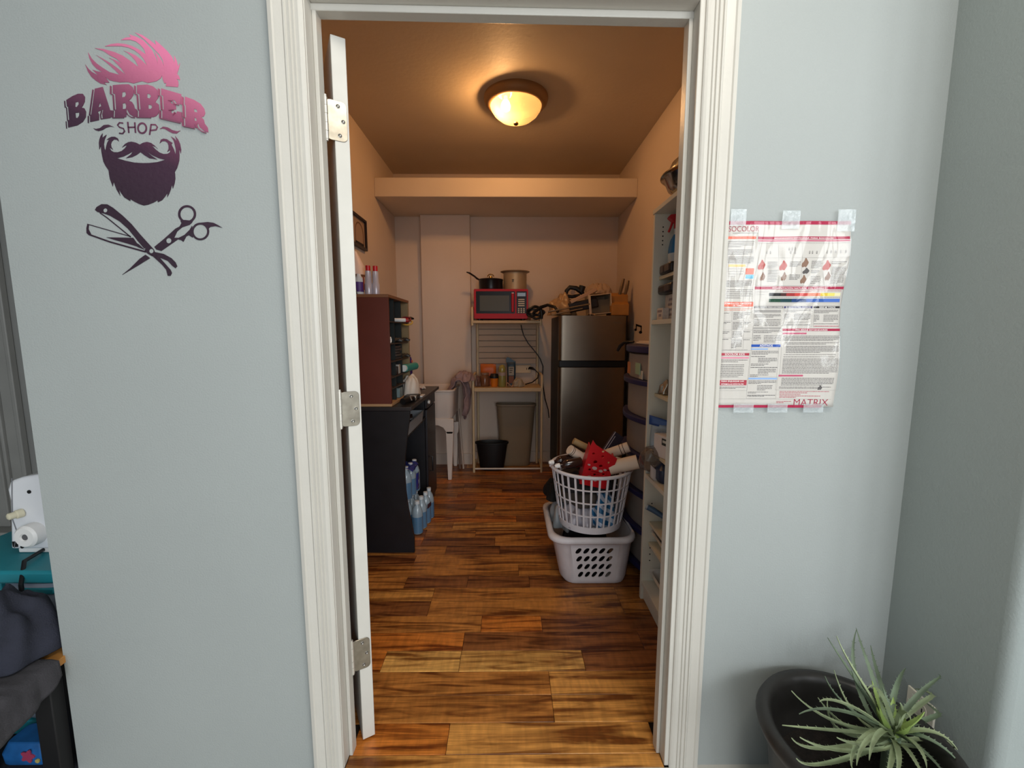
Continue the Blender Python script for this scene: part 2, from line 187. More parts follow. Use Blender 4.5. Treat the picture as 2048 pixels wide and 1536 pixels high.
DATA = {"hair":[[-9575,18037],[-9522,17955],[-9442,17879],[-9312,17809],[-9424,17926],[-9327,17895],[-9209,17874],[-9333,17950],[-9411,18038],[-9465,18167],[-9482,18289],[-9421,18167],[-9320,18062],[-9192,17969],[-9039,17875],[-8829,17823],[-8931,17934],[-9103,18086],[-9231,18180],[-9313,18238],[-9182,18168],[-9016,18075],[-8852,17958],[-8696,17829],[-8776,17959],[-8867,18052],[-8946,18134],[-9030,18181],[-8884,18129],[-8759,18065],[-8856,18158],[-8999,18227],[-9140,18320],[-9322,18375],[-9135,18361],[-8891,18298],[-8710,18223],[-8581,18136],[-8381,17990],[-8432,18113],[-8522,18218],[-8602,18288],[-8686,18328],[-8552,18288],[-8419,18230],[-8303,18137],[-8182,18020],[-8250,18161],[-8329,18254],[-8434,18335],[-8566,18393],[-8726,18421],[-8877,18421],[-9091,18414],[-8948,18461],[-8795,18479],[-8621,18463],[-8475,18423],[-8343,18359],[-8190,18255],[-8217,18360],[-8296,18453],[-8389,18522],[-8511,18554],[-8712,18549],[-8607,18596],[-8480,18608],[-8524,18666],[-8355,18609],[-8223,18546],[-8132,18453],[-8053,18361],[-8001,18256],[-7961,18151],[-7940,18039],[-7941,18162],[-7964,18244],[-7988,18320],[-7915,18233],[-7850,18128],[-7800,17987],[-7823,18140],[-7887,18256],[-7979,18349],[-8082,18454],[-8173,18546],[-8278,18627],[-8395,18707],[-8225,18650],[-8072,18552],[-7944,18449],[-7953,18553],[-7808,18426],[-7704,18327],[-7614,18211],[-7558,18070],[-7556,18229],[-7509,18118],[-7489,18000],[-7444,18071],[-7472,17977],[-7528,17847],[-7488,17799],[-7470,17723],[-7545,17740],[-7517,17693],[-7518,17621],[-7535,17568],[-7807,17585],[-7788,17656],[-7833,17644],[-7862,17739],[-7867,17815],[-7912,17750],[-8007,17691],[-8201,17654],[-8337,17689],[-8441,17665],[-8532,17641],[-8656,17670],[-8834,17663],[-8984,17686],[-9070,17709],[-9152,17768],[-9113,17715],[-9076,17656],[-9190,17656],[-9144,17608],[-9281,17637],[-9375,17696],[-9467,17779],[-9530,17885]],"beard":[[[-9353,16569],[-9404,16509],[-9438,16437],[-9459,16365],[-9465,16220],[-9421,16304],[-9424,16171],[-9416,16074],[-9404,15953],[-9364,15856],[-9305,15758],[-9303,15660],[-9295,15562],[-9249,15402],[-9217,15513],[-9194,15427],[-9167,15328],[-9098,15192],[-9114,15340],[-9072,15254],[-9006,15155],[-8879,15074],[-8874,15118],[-8783,15062],[-8673,15006],[-8573,14975],[-8468,14994],[-8347,15038],[-8238,15095],[-8236,15051],[-8135,15095],[-8063,15170],[-8004,15244],[-7985,15306],[-8006,15164],[-7953,15244],[-7905,15344],[-7868,15455],[-7858,15356],[-7809,15467],[-7780,15578],[-7776,15689],[-7779,15726],[-7719,15812],[-7678,15909],[-7652,15983],[-7634,16104],[-7634,16250],[-7600,16135],[-7585,16226],[-7599,16347],[-7635,16443],[-7697,16521],[-7683,16467],[-7676,16407],[-7722,16467],[-7794,16509],[-7739,16419],[-7721,16334],[-7706,16226],[-7724,16104],[-7751,16225],[-7798,16334],[-7769,16370],[-7841,16412],[-7889,16448],[-7964,16460],[-8029,16436],[-8065,16357],[-8008,16400],[-7943,16406],[-7883,16370],[-7866,16310],[-7871,16237],[-7909,16170],[-7828,16219],[-7853,16158],[-7907,16128],[-7996,16124],[-8083,16154],[-8165,16218],[-8246,16302],[-8172,16278],[-8119,16234],[-8194,16315],[-8265,16366],[-8352,16387],[-8443,16368],[-8523,16329],[-8608,16370],[-8707,16391],[-8785,16379],[-8865,16337],[-8939,16264],[-8883,16294],[-8816,16319],[-8875,16246],[-8958,16185],[-9050,16158],[-9139,16160],[-9198,16196],[-9236,16263],[-9200,16239],[-9152,16215],[-9184,16269],[-9190,16329],[-9164,16390],[-9108,16436],[-9045,16432],[-8999,16396],[-9017,16463],[-9076,16496],[-9152,16496],[-9219,16468],[-9274,16426],[-9216,16440],[-9268,16365],[-9303,16281],[-9330,16184],[-9348,16244],[-9351,16329],[-9325,16425],[-9264,16540],[-9323,16504],[-9371,16467]],[[-9077,16029],[-8933,16064],[-8799,16125],[-8698,16180],[-8749,16113],[-8873,16028],[-8730,16052],[-8623,16101],[-8530,16162],[-8445,16096],[-8337,16029],[-8155,16003],[-8269,16078],[-8374,16169],[-8255,16090],[-8120,16030],[-7977,15994],[-8154,15945],[-8335,15926],[-8501,15922],[-8692,15933],[-8892,15973]]],"letters":[[[[-10092,17282],[-9940,17366],[-9810,17416],[-9704,17416],[-9663,17350],[-9680,17250],[-9735,17159],[-9771,17125],[-9706,17109],[-9676,17033],[-9697,16916],[-9776,16815],[-9910,16739],[-10121,16692],[-10114,16847],[-10077,16856],[-10068,17144],[-10095,17140]],[[-9895,17233],[-9822,17250],[-9820,17192],[-9871,17133],[-9911,17141]],[[-9922,17007],[-9832,17016],[-9840,16949],[-9882,16898],[-9925,16907]]],[[[-9418,17525],[-9237,17564],[-9124,17069],[-9086,17066],[-9084,16923],[-9308,16892],[-9312,16985],[-9274,17085],[-9409,17034],[-9387,16976],[-9401,16853],[-9607,16812],[-9590,16963],[-9562,16974]],[[-9336,17235],[-9314,17152],[-9384,17127]]],[[[-9003,17602],[-8798,17619],[-8639,17623],[-8565,17570],[-8544,17488],[-8567,17388],[-8628,17313],[-8676,17280],[-8608,17247],[-8571,17180],[-8560,17113],[-8518,17088],[-8532,16920],[-8606,16929],[-8689,16987],[-8733,17079],[-8749,17092],[-8776,16920],[-9035,16915],[-9008,17078],[-8984,17086],[-8971,17411],[-9022,17428]],[[-8807,17453],[-8736,17462],[-8724,17404],[-8756,17354],[-8828,17345]],[[-8825,17212],[-8761,17224],[-8745,17163],[-8762,17101],[-8838,17094]]],[[[-8456,17604],[-8216,17618],[-8096,17581],[-8014,17515],[-7987,17424],[-8004,17341],[-8076,17249],[-8006,17199],[-8001,17107],[-8028,17006],[-8088,16947],[-8161,16922],[-8482,16926],[-8466,17080],[-8429,17089],[-8422,17414],[-8474,17430]],[[-8244,17423],[-8183,17415],[-8161,17365],[-8201,17323],[-8253,17340]],[[-8241,17190],[-8171,17182],[-8158,17131],[-8197,17098],[-8250,17106]]],[[[-7914,17540],[-7474,17418],[-7494,17196],[-7590,17217],[-7628,17284],[-7716,17295],[-7726,17225],[-7618,17206],[-7620,17092],[-7727,17083],[-7734,17016],[-7638,16991],[-7597,17050],[-7492,17029],[-7498,16807],[-7949,16906],[-7932,17082],[-7896,17091],[-7885,17383],[-7928,17394]]],[[[-7390,17368],[-7183,17294],[-7048,17211],[-6977,17111],[-6962,17011],[-7000,16943],[-7055,16926],[-7006,16876],[-6995,16792],[-6931,16707],[-6926,16597],[-7010,16622],[-7110,16707],[-7146,16808],[-7183,16690],[-7438,16739],[-7431,16916],[-7403,16925],[-7389,17185],[-7409,17196]],[[-7208,17110],[-7148,17085],[-7135,17027],[-7214,17043]],[[-7216,16917],[-7173,16900],[-7170,16842],[-7219,16850]]]],"shade":[[[-10170,16670],[-10163,16825],[-10147,16826],[-10153,16671]],[[-10126,16834],[-10117,17122],[-10101,17123],[-10110,16835]],[[-10117,17122],[-10144,17118],[-10144,17133],[-10117,17137]],[[-10144,17118],[-10141,17260],[-10125,17262],[-10128,17120]],[[-9133,16901],[-9357,16870],[-9357,16885],[-9133,16916]],[[-9357,16870],[-9360,16963],[-9344,16965],[-9341,16872]],[[-9360,16963],[-9322,17063],[-9307,17060],[-9345,16959]],[[-9656,16790],[-9638,16941],[-9622,16941],[-9640,16790]],[[-9611,16952],[-9466,17504],[-9451,17502],[-9595,16950]],[[-8581,16898],[-8655,16907],[-8651,16922],[-8577,16913]],[[-8655,16907],[-8738,16965],[-8727,16977],[-8644,16919]],[[-8738,16965],[-8781,17057],[-8766,17064],[-8723,16972]],[[-8781,17057],[-8797,17070],[-8786,17082],[-8770,17069]],[[-8825,16897],[-9084,16893],[-9082,16908],[-8824,16913]],[[-9084,16893],[-9057,17056],[-9041,17055],[-9068,16892]],[[-9033,17064],[-9020,17390],[-9004,17391],[-9017,17065]],[[-9020,17390],[-9071,17406],[-9064,17420],[-9013,17404]],[[-9071,17406],[-9051,17580],[-9036,17580],[-9055,17406]],[[-8210,16900],[-8530,16904],[-8529,16919],[-8208,16915]],[[-8530,16904],[-8514,17058],[-8498,17058],[-8514,16904]],[[-8478,17067],[-8471,17392],[-8455,17393],[-8462,17068]],[[-8471,17392],[-8522,17408],[-8515,17422],[-8464,17406]],[[-8522,17408],[-8504,17582],[-8488,17582],[-8506,17408]],[[-7542,17174],[-7638,17195],[-7633,17210],[-7537,17189]],[[-7638,17195],[-7676,17262],[-7662,17270],[-7624,17203]],[[-7676,17262],[-7764,17273],[-7761,17288],[-7673,17277]],[[-7668,17070],[-7776,17061],[-7775,17076],[-7668,17085]],[[-7686,16969],[-7645,17028],[-7632,17021],[-7673,16962]],[[-7546,16784],[-7998,16884],[-7993,16899],[-7541,16799]],[[-7998,16884],[-7980,17060],[-7964,17060],[-7982,16884]],[[-7944,17069],[-7933,17361],[-7917,17362],[-7928,17070]],[[-7933,17361],[-7976,17372],[-7971,17387],[-7927,17375]],[[-7976,17372],[-7962,17518],[-7946,17519],[-7960,17372]],[[-6974,16575],[-7058,16600],[-7052,16615],[-6968,16590]],[[-7058,16600],[-7158,16685],[-7147,16696],[-7047,16612]],[[-7158,16685],[-7194,16786],[-7179,16792],[-7143,16690]],[[-7231,16667],[-7486,16717],[-7482,16732],[-7227,16682]],[[-7486,16717],[-7479,16894],[-7463,16895],[-7470,16718]],[[-7452,16903],[-7437,17163],[-7421,17163],[-7436,16903]],[[-7437,17163],[-7457,17174],[-7448,17187],[-7427,17176]],[[-7457,17174],[-7438,17346],[-7422,17346],[-7441,17174]]],"shop":[[[-8861,16793],[-8941,16801],[-8991,16750],[-8951,16703],[-8865,16675],[-8845,16616],[-8895,16565],[-8974,16573]],[[-8751,16819],[-8750,16582]],[[-8592,16811],[-8598,16583]],[[-8752,16701],[-8594,16705]],[[-8337,16685],[-8343,16656],[-8356,16629],[-8374,16606],[-8396,16588],[-8421,16577],[-8447,16573],[-8472,16577],[-8495,16588],[-8513,16606],[-8526,16629],[-8533,16656],[-8534,16685],[-8527,16713],[-8515,16740],[-8497,16763],[-8474,16781],[-8450,16792],[-8424,16796],[-8399,16793],[-8376,16782],[-8358,16764],[-8345,16741],[-8337,16714],[-8337,16685]],[[-8221,16770],[-8280,16542]],[[-8222,16762],[-8124,16762],[-8084,16712],[-8117,16652],[-8253,16635]]],"flour":[[[-9552,16681],[-9491,16664],[-9400,16681],[-9303,16749],[-9195,16758],[-9076,16708],[-9164,16716],[-9256,16690],[-9351,16639],[-9443,16617],[-9512,16639]],[[-8035,16669],[-7949,16720],[-7844,16704],[-7742,16645],[-7637,16620],[-7564,16634],[-7659,16569],[-7748,16577],[-7834,16619],[-7918,16670],[-7971,16678]]],"razor":[[[[-9723,14873],[-9677,14939],[-9553,15005],[-9418,15001],[-9292,14921],[-9097,14753],[-8904,14555],[-8733,14328],[-8559,14119],[-8440,13976],[-8422,13918],[-8492,13813],[-8584,13870],[-8657,13928],[-8630,14004],[-8815,14195],[-8858,14256],[-8994,14442],[-9171,14611],[-9389,14743],[-9520,14790],[-9671,14827]],[[-9434,14865],[-9437,14853],[-9443,14841],[-9452,14832],[-9463,14824],[-9475,14819],[-9487,14818],[-9500,14819],[-9511,14824],[-9520,14831],[-9527,14841],[-9530,14852],[-9531,14865],[-9528,14877],[-9521,14888],[-9513,14898],[-9502,14905],[-9490,14910],[-9477,14912],[-9465,14910],[-9453,14905],[-9444,14898],[-9438,14888],[-9434,14877]],[[-8446,13938],[-8449,13924],[-8456,13912],[-8465,13901],[-8477,13893],[-8490,13887],[-8504,13886],[-8518,13887],[-8530,13893],[-8540,13901],[-8548,13911],[-8552,13924],[-8552,13937],[-8549,13951],[-8542,13963],[-8533,13974],[-8521,13982],[-8508,13987],[-8494,13989],[-8480,13987],[-8468,13982],[-8458,13974],[-8451,13963],[-8447,13951]]],[[[-9934,14563],[-9906,14534],[-9925,14440],[-9880,14326],[-9927,14294],[-9979,14345],[-9970,14459]]],[[[-9532,14251],[-8898,14242],[-8823,14119],[-8804,14023],[-8822,14038],[-9068,14114],[-9353,14194]]],[[[-8815,14195],[-8788,14176],[-8620,14004],[-8660,13995]]],[[[-8823,14119],[-8786,14100],[-8644,13956],[-8682,13976],[-8804,14023]]],[[[-8432,13918],[-8211,13871],[-8043,13775],[-7954,13678],[-7920,13582],[-7967,13539],[-8040,13601],[-8129,13707],[-8318,13784],[-8230,13678],[-8089,13504],[-8061,13427],[-8103,13359],[-8162,13359],[-8187,13504],[-8275,13620],[-8472,13813]]]],"razorline":[[[[-9615,14808],[-9471,14705],[-8955,14261]],25],[[[-9936,14550],[-8954,14271]],20],[[[-9934,14317],[-9456,14146],[-8638,13918]],38]],"sciss":[[[[-8421,14033],[-8199,14196],[-8008,14349],[-7881,14453],[-7779,14501],[-7729,14577],[-7748,14633],[-7648,14652],[-7455,14634],[-7478,14592],[-7542,14539],[-7723,14482],[-7849,14387],[-7930,14244],[-7823,14244],[-7680,14311],[-7552,14425],[-7485,14520],[-7490,14245],[-7583,14302],[-7644,14273],[-7724,14149],[-7769,14187],[-7846,14206],[-8264,13938],[-8378,13970]],[[-8001,14177],[-8005,14162],[-8013,14147],[-8024,14134],[-8038,14124],[-8053,14118],[-8070,14116],[-8086,14118],[-8100,14124],[-8112,14134],[-8121,14147],[-8126,14161],[-8127,14177],[-8123,14193],[-8115,14208],[-8104,14220],[-8090,14230],[-8074,14236],[-8058,14238],[-8042,14236],[-8028,14230],[-8016,14220],[-8007,14208],[-8002,14193]]],[[[-7368,14785],[-7375,14745],[-7391,14707],[-7413,14672],[-7442,14641],[-7476,14615],[-7514,14596],[-7555,14585],[-7596,14581],[-7637,14585],[-7676,14596],[-7710,14615],[-7740,14640],[-7763,14671],[-7779,14706],[-7788,14744],[-7788,14784],[-7780,14824],[-7765,14862],[-7742,14897],[-7713,14927],[-7679,14953],[-7641,14972],[-7601,14983],[-7560,14987],[-7519,14983],[-7481,14972],[-7446,14953],[-7417,14928],[-7393,14898],[-7377,14863],[-7368,14824]],[[-7418,14785],[-7424,14755],[-7436,14726],[-7453,14699],[-7475,14675],[-7501,14656],[-7530,14642],[-7561,14633],[-7592,14630],[-7623,14633],[-7652,14641],[-7678,14656],[-7701,14675],[-7719,14698],[-7731,14725],[-7737,14754],[-7738,14784],[-7732,14814],[-7720,14843],[-7703,14870],[-7681,14893],[-7655,14912],[-7626,14927],[-7595,14935],[-7564,14938],[-7533,14936],[-7504,14927],[-7478,14913],[-7455,14894],[-7438,14870],[-7425,14844],[-7419,14815]]],[[[-7094,14388],[-7101,14349],[-7116,14311],[-7138,14276],[-7167,14246],[-7200,14220],[-7238,14202],[-7278,14190],[-7319,14186],[-7359,14190],[-7397,14201],[-7431,14220],[-7460,14245],[-7483,14276],[-7500,14311],[-7508,14348],[-7508,14388],[-7501,14427],[-7486,14465],[-7464,14499],[-7435,14530],[-7402,14555],[-7364,14573],[-7324,14585],[-7284,14589],[-7244,14585],[-7206,14574],[-7172,14555],[-7142,14530],[-7119,14500],[-7103,14465],[-7094,14428]],[[-7139,14388],[-7145,14358],[-7156,14328],[-7174,14301],[-7196,14277],[-7222,14257],[-7252,14242],[-7283,14233],[-7315,14230],[-7346,14233],[-7376,14242],[-7403,14257],[-7426,14276],[-7444,14300],[-7456,14327],[-7463,14357],[-7463,14388],[-7458,14418],[-7446,14448],[-7428,14475],[-7406,14499],[-7380,14519],[-7351,14533],[-7319,14542],[-7287,14545],[-7256,14542],[-7226,14534],[-7200,14519],[-7177,14500],[-7159,14476],[-7146,14449],[-7139,14419]]],[[[-7284,14587],[-7107,14606],[-6972,14588],[-6878,14541],[-6776,14474],[-6939,14512],[-7058,14493],[-7121,14436],[-7172,14521]]],[[[-8645,13851],[-8545,13774],[-8848,13600],[-9246,13383],[-9031,13542],[-8793,13754]]]],"pbars":[["crimson",[-9,-15,2904,67]],["orange",[-16,336,676,399]],["crimson",[721,341,2875,407]],["rose",[726,424,2881,454]],["crimson",[739,1511,2891,1576]],["orange",[-6,1875,731,1988]],["grey",[753,1977,1473,2026]],["navy",[1498,1977,2184,2025]],["black",[2212,1977,2870,2025]],["midgrey",[760,2067,1428,2129]],["midgrey",[763,2490,1448,2522]],["crimson",[1490,2518,2903,2577]],["rose",[1496,2616,2074,2654]],["blue",[735,2903,1455,2967]],["ltblue",[733,3002,1153,3034]],["darkred",[-4,3115,699,3178]],["pink",[-6,3214,694,3252]],["rose",[1457,3652,2060,3695]],["ltblue",[728,3727,1427,3770]],["darkred",[-6,3787,689,3916]],["crimson",[-8,4413,2600,4479]],["orange",[486,1078,685,1220]],["skyblue",[495,1227,693,1322]],["yellow",[61,991,467,1045]]],"pgrad":[["#1a1414",[1093,1662,1380,1737]],["#4a2420",[1380,1662,1520,1737]],["#a03030",[1520,1661,1730,1737]],["#c84038",[1730,1661,2046,1736]],["#d8704a",[2046,1661,2344,1736]],["#e0c040",[2344,1661,2519,1736]],["#e8dc70",[2519,1661,2694,1736]],["#e8e0b0",[2694,1661,2835,1736]],["#10402a",[1103,1799,1391,1881]],["#103a40",[1391,1798,1671,1881]],["#143a70",[1671,1798,2022,1881]],["#2858a8",[2022,1798,2444,1880]],["#4a70c0",[2444,1798,2848,1880]]],"pwords":[["SOCOLOR",[20,102,731,224],"crimson"],["MATRIX",[1912,4262,2754,4422],"crimson"],["APLICACIÓN ESTÁNDAR PARA SOCOLOR",[1107,354,2505,397],"white"],["PIGMENTACIÓN NATURAL DEL CABELLO",[1158,1521,2470,1565],"white"],["FORMULACIÓN Y MEDICIÓN",[28,1885,687,1930],"white"],["DE TIEMPO",[234,1940,487,1981],"white"],["COLORANTES PARA LAS CANAS",[778,1984,1455,2022],"white"],["RUBIOS ULTRA CLAROS",[1543,1984,2141,2022],"white"],["SERIE MI TONOS",[2352,1984,2757,2022],"white"],["PRUEBAS ESTÁNDARES",[1805,2525,2595,2570],"white"],["ADITIVOS",[941,2910,1267,2960],"white"],["SOCOLOR KIDS",[102,3122,582,3171],"white"],["PARA ENJUAGAR LAS",[53,3798,615,3845],"white"],["FÓRMULAS SOCOLOR",[56,3859,619,3906],"white"]],"pblocks":[[[14,432,634,599],4,"k"],[[25,632,629,766],4,"k"],[[36,799,659,967],5,"k"],[[54,1068,437,1305],4,"g"],[[35,1362,662,1526],5,"k"],[[50,1567,697,1806],5,"k"],[[20,2023,721,2092],2,"o"],[[25,2119,148,2178],1,"k"],[[257,2119,497,2310],6,"k"],[[535,2119,693,2195],2,"k"],[[31,2351,197,2407],2,"k"],[[254,2351,483,2543],6,"k"],[[525,2351,691,2421],2,"k"],[[17,2578,194,2647],2,"k"],[[257,2577,490,2752],5,"k"],[[528,2577,687,2612],1,"k"],[[10,2763,186,2798],1,"k"],[[246,2770,494,2998],7,"k"],[[534,2770,683,2805],1,"k"],[[-11,3023,646,3051],1,"g"],[[5,3270,664,3352],2,"k"],[[12,3387,591,3726],8,"k"],[[8,3949,672,4006],2,"k"],[[736,480,2872,500],1,"g"],[[997,916,1223,1084],5,"k"],[[1016,1111,1242,1406],8,"k"],[[1517,915,1777,1050],4,"k"],[[1540,1219,1802,1355],4,"k"],[[2039,898,2282,1083],6,"k"],[[2053,1117,2244,1201],3,"k"],[[2069,1252,2296,1456],5,"k"],[[2505,914,2853,998],2,"k"],[[2531,1042,2846,1456],12,"k"],[[783,1611,1063,1730],2,"g"],[[1427,1599,2845,1644],2,"r"],[[1105,1757,2841,1777],1,"k"],[[1114,1894,2853,1908],1,"g"],[[778,2160,1436,2254],3,"k"],[[778,2282,972,2462],5,"k"],[[1042,2282,1431,2462],5,"k"],[[768,2543,1447,2630],3,"k"],[[772,2672,963,2823],4,"k"],[[1035,2672,1461,2858],5,"k"],[[1515,2056,2149,2125],2,"k"],[[1525,2150,1631,2299],5,"k"],[[1755,2150,2161,2316],5,"k"],[[1544,2344,2137,2393],2,"g"],[[1523,2413,2159,2441],1,"K"],[[2238,2056,2837,2149],3,"k"],[[2244,2177,2375,2351],5,"k"],[[2481,2177,2852,2351],5,"k"],[[2246,2392,2865,2413],1,"K"],[[2250,2441,2870,2476],1,"r"],[[1513,2682,2879,2823],5,"k"],[[1575,2847,2873,2911],2,"k"],[[1587,2932,2868,3115],6,"k"],[[1543,3140,2809,3165],1,"k"],[[1537,3193,2814,3221],1,"k"],[[1529,3243,2870,3627],11,"k"],[[1540,3720,2816,3925],6,"k"],[[1498,3943,2775,4001],2,"k"],[[1524,4052,2742,4124],2,"r"],[[1529,4131,2069,4160],1,"r"],[[1533,4167,2543,4233],2,"r"],[[1471,4305,1850,4370],2,"r"],[[757,3058,1415,3157],3,"k"],[[753,3186,1102,3214],1,"K"],[[930,3228,1393,3352],4,"k"],[[759,3370,1187,3434],2,"k"],[[757,3455,1407,3484],1,"K"],[[948,3498,1378,3627],4,"k"],[[759,3641,1207,3705],2,"k"],[[735,3791,1416,3888],3,"k"],[[960,3907,1337,4051],4,"k"],[[741,4072,1237,4123],2,"k"],[[732,4152,1423,4202],2,"K"],[[118,250,720,270],1,"k"]],"prects":[[751,1491,2896,1953],[768,1977,1489,2455],[1515,1977,2196,2483],[2231,1977,2891,2483],[746,2490,1461,2875],[735,2903,1483,3709],[1410,2518,2963,4034],[709,3727,1445,4249],[759,341,2936,1491],[-45,1875,760,3051],[-15,3115,718,4050]],"plines":[[1219,481,1292,1457],[1772,480,1851,1457],[2290,480,2375,1456],[760,833,2904,830],[36,2334,741,2334],[32,2553,738,2553],[8,2752,733,2752],[218,2023,254,3016],[509,2023,538,3016],[-11,4259,2819,4263]],"pfigs":[[860,1017,"red",20,30],[1365,1034,"red",20,30],[1887,966,"brown",18,28],[2401,1032,"red",20,30],[903,1288,"brown",14,26],[1408,1287,"brown",14,26],[1931,1151,"grey",18,18],[1895,1354,"brown",16,26],[2458,1286,"brown",14,26],[2506,3980,"grey",12,14]],"pbtl":[[960,715],[1046,715],[1472,631],[1542,631],[1611,631],[1513,714],[1617,714],[1964,714],[2033,714],[2137,713],[2379,706],[2465,700],[2569,699],[2680,699],[2795,699]],"crown":[0.864,-0.2,0.31],"leaves":[[[0.855,-0.153,0.343],[0.823,-0.107,0.387],[0.811,-0.06,0.431]],[[0.86,-0.167,0.356],[0.813,-0.133,0.397],[0.8,-0.1,0.466]],[[0.817,-0.15,0.34],[0.829,-0.1,0.402],[0.892,-0.05,0.446]],[[0.884,-0.147,0.35],[0.882,-0.093,0.396],[0.899,-0.04,0.442]],[[0.893,-0.143,0.347],[0.916,-0.087,0.363],[0.951,-0.03,0.385]],[[0.886,-0.167,0.381],[0.933,-0.133,0.39],[0.98,-0.1,0.379]],[[0.922,-0.183,0.384],[0.971,-0.167,0.4],[1.025,-0.15,0.406]],[[0.965,-0.167,0.355],[1.034,-0.133,0.356],[1.119,-0.1,0.322]],[[0.752,-0.233,0.414],[0.653,-0.267,0.464],[0.611,-0.3,0.481]],[[0.754,-0.247,0.397],[0.627,-0.293,0.476],[0.542,-0.34,0.494]],[[0.782,-0.233,0.336],[0.644,-0.267,0.384],[0.541,-0.3,0.43]],[[0.739,-0.22,0.322],[0.647,-0.24,0.392],[0.583,-0.26,0.468]],[[0.726,-0.253,0.298],[0.615,-0.307,0.381],[0.532,-0.36,0.467]],[[0.82,-0.173,0.286],[0.798,-0.147,0.311],[0.785,-0.12,0.392]],[[0.806,-0.18,0.318],[0.755,-0.16,0.35],[0.748,-0.14,0.394]],[[0.771,-0.253,0.38],[0.689,-0.307,0.392],[0.642,-0.36,0.408]],[[0.776,-0.26,0.381],[0.702,-0.32,0.417],[0.645,-0.38,0.441]],[[0.76,-0.243,0.364],[0.683,-0.287,0.359],[0.663,-0.33,0.363]],[[0.903,-0.22,0.345],[0.936,-0.24,0.354],[0.946,-0.26,0.327]],[[0.886,-0.227,0.338],[0.924,-0.253,0.344],[0.946,-0.28,0.297]],[[0.848,-0.253,0.356],[0.825,-0.307,0.379],[0.773,-0.36,0.402]],[[0.831,-0.26,0.352],[0.793,-0.32,0.372],[0.751,-0.38,0.399]],[[0.815,-0.267,0.347],[0.755,-0.333,0.377],[0.675,-0.4,0.424]],[[0.805,-0.267,0.347],[0.732,-0.333,0.366],[0.659,-0.4,0.414]],[[0.86,-0.253,0.344],[0.847,-0.307,0.357],[0.809,-0.36,0.386]],[[0.932,-0.2,0.262],[0.966,-0.2,0.261],[0.988,-0.2,0.271]],[[0.809,-0.217,0.428],[0.785,-0.233,0.467],[0.75,-0.25,0.462]],[[0.851,-0.223,0.386],[0.842,-0.247,0.42],[0.828,-0.27,0.409]],[[0.857,-0.213,0.364],[0.858,-0.227,0.389],[0.832,-0.24,0.42]],[[0.864,-0.19,0.34],[0.864,-0.18,0.368],[0.859,-0.17,0.391]],[[0.84,-0.203,0.341],[0.822,-0.207,0.382],[0.812,-0.21,0.422]],[[0.67,-0.243,0.287],[0.591,-0.287,0.359],[0.539,-0.33,0.434]],[[0.672,-0.257,0.272],[0.584,-0.313,0.344],[0.521,-0.37,0.435]],[[0.766,-0.253,0.321],[0.674,-0.307,0.392],[0.6,-0.36,0.466]],[[0.983,-0.177,0.313],[1.048,-0.153,0.316],[1.097,-0.13,0.313]],[[0.769,-0.2,0.288],[0.729,-0.2,0.339],[0.688,-0.2,0.395]],[[0.738,-0.193,0.256],[0.719,-0.187,0.326],[0.726,-0.18,0.37]],[[0.973,-0.2,0.299],[1.02,-0.2,0.286],[1.068,-0.2,0.222]]]}
# ---------------------------------------------------------------- materials
WALLP = M('salon wall paint', '#a3a8a6', .55, nscale=3, namt=.02, bump=.12, bscale=220)
CREAM = M('storeroom wall paint', '#d6c4b4', .75, nscale=2, namt=.03, bump=.08, bscale=160)
CEILP = M('storeroom ceiling paint', '#c9b9a2', .6, nscale=2.5, namt=.04, bump=.1, bscale=40)
TRIM = M('glossy white trim paint', '#c9c5bc', .38, nscale=5, namt=.025, bump=.05, bscale=90)
WHITE = M('white plastic', '#e4e2df', .4)
WHITE2 = M('warm white laminate', '#dedbd0', .45, nscale=4, namt=.03)
BLACKP = M('black plastic', '#121214', .45)
BLACKW = M('black laminate', '#17161a', .42, nscale=12, namt=.2)
STEEL = M('brushed steel', '#857a6c', .34, 1, nscale=6, namt=.06)
CHROME = M('bright steel', '#c8c5bd', .15, 1)
NICKEL = M('satin nickel', '#9c9486', .3, 1, nscale=40, namt=.2)
DARKGAP = M('dark hole', '#0c0b0a', .8)
# ---------------------------------------------------------------- room shell
XJ0, XJ1, YB = -.456, .433, .085
def wall_two(name, boxes, mats, back):
    mb = MB()
    for b in boxes: mb.box(*b)
    mb.mi = [1 if i % 6 == back else 0 for i in range(len(mb.f))]
    return struct(name, mb, mats, smooth=False)
wall_two('wall_front', [(-1.19, XJ0-.018, 0, YB, 0, 2.62), (XJ1+.018, 1.02, 0, YB, 0, 2.62), (XJ0-.018, XJ1+.018, 0, YB, 1.978, 2.62)], [WALLP, CREAM], 3)
m = MB(); m.box(1.02, 1.13, -.268, YB, -.05, 2.66); struct('wall_right', m, M('shade-darkened side wall paint', '#9aa2a0', .55, nscale=3, namt=.02, bump=.1, bscale=220), bev=.022, seg=4)  # salon paint set darker here, the side wall's shade put into its colour
m = MB(); m.box(-1.1, -1.0, YB, 2.94, 0, 2.57); struct('wall_left', m, CREAM, smooth=False)
m = MB(); m.box(.97, 1.07, YB, 2.94, 0, 2.57); struct('wall_right', m, CREAM, smooth=False)
m = MB(); m.box(-1.0, .97, 2.837, 2.94, 0, 2.57); struct('wall_back', m, CREAM, smooth=False)
m = MB(); m.box(-.764, -.334, 2.765, 2.837, 0, 2.213); struct('wall_back', m, CREAM, bev=.006)
m = MB(); m.box(-1.1, 1.07, YB, 2.94, 2.57, 2.65); struct('ceiling', m, CEILP, smooth=False)
m = MB(); m.box(-1.0, .97, 2.28, 2.837, 2.213, 2.350); struct('trim_1', m, M('cream ledge paint', '#d9c8b2', .6, nscale=3, namt=.03), bev=.004)
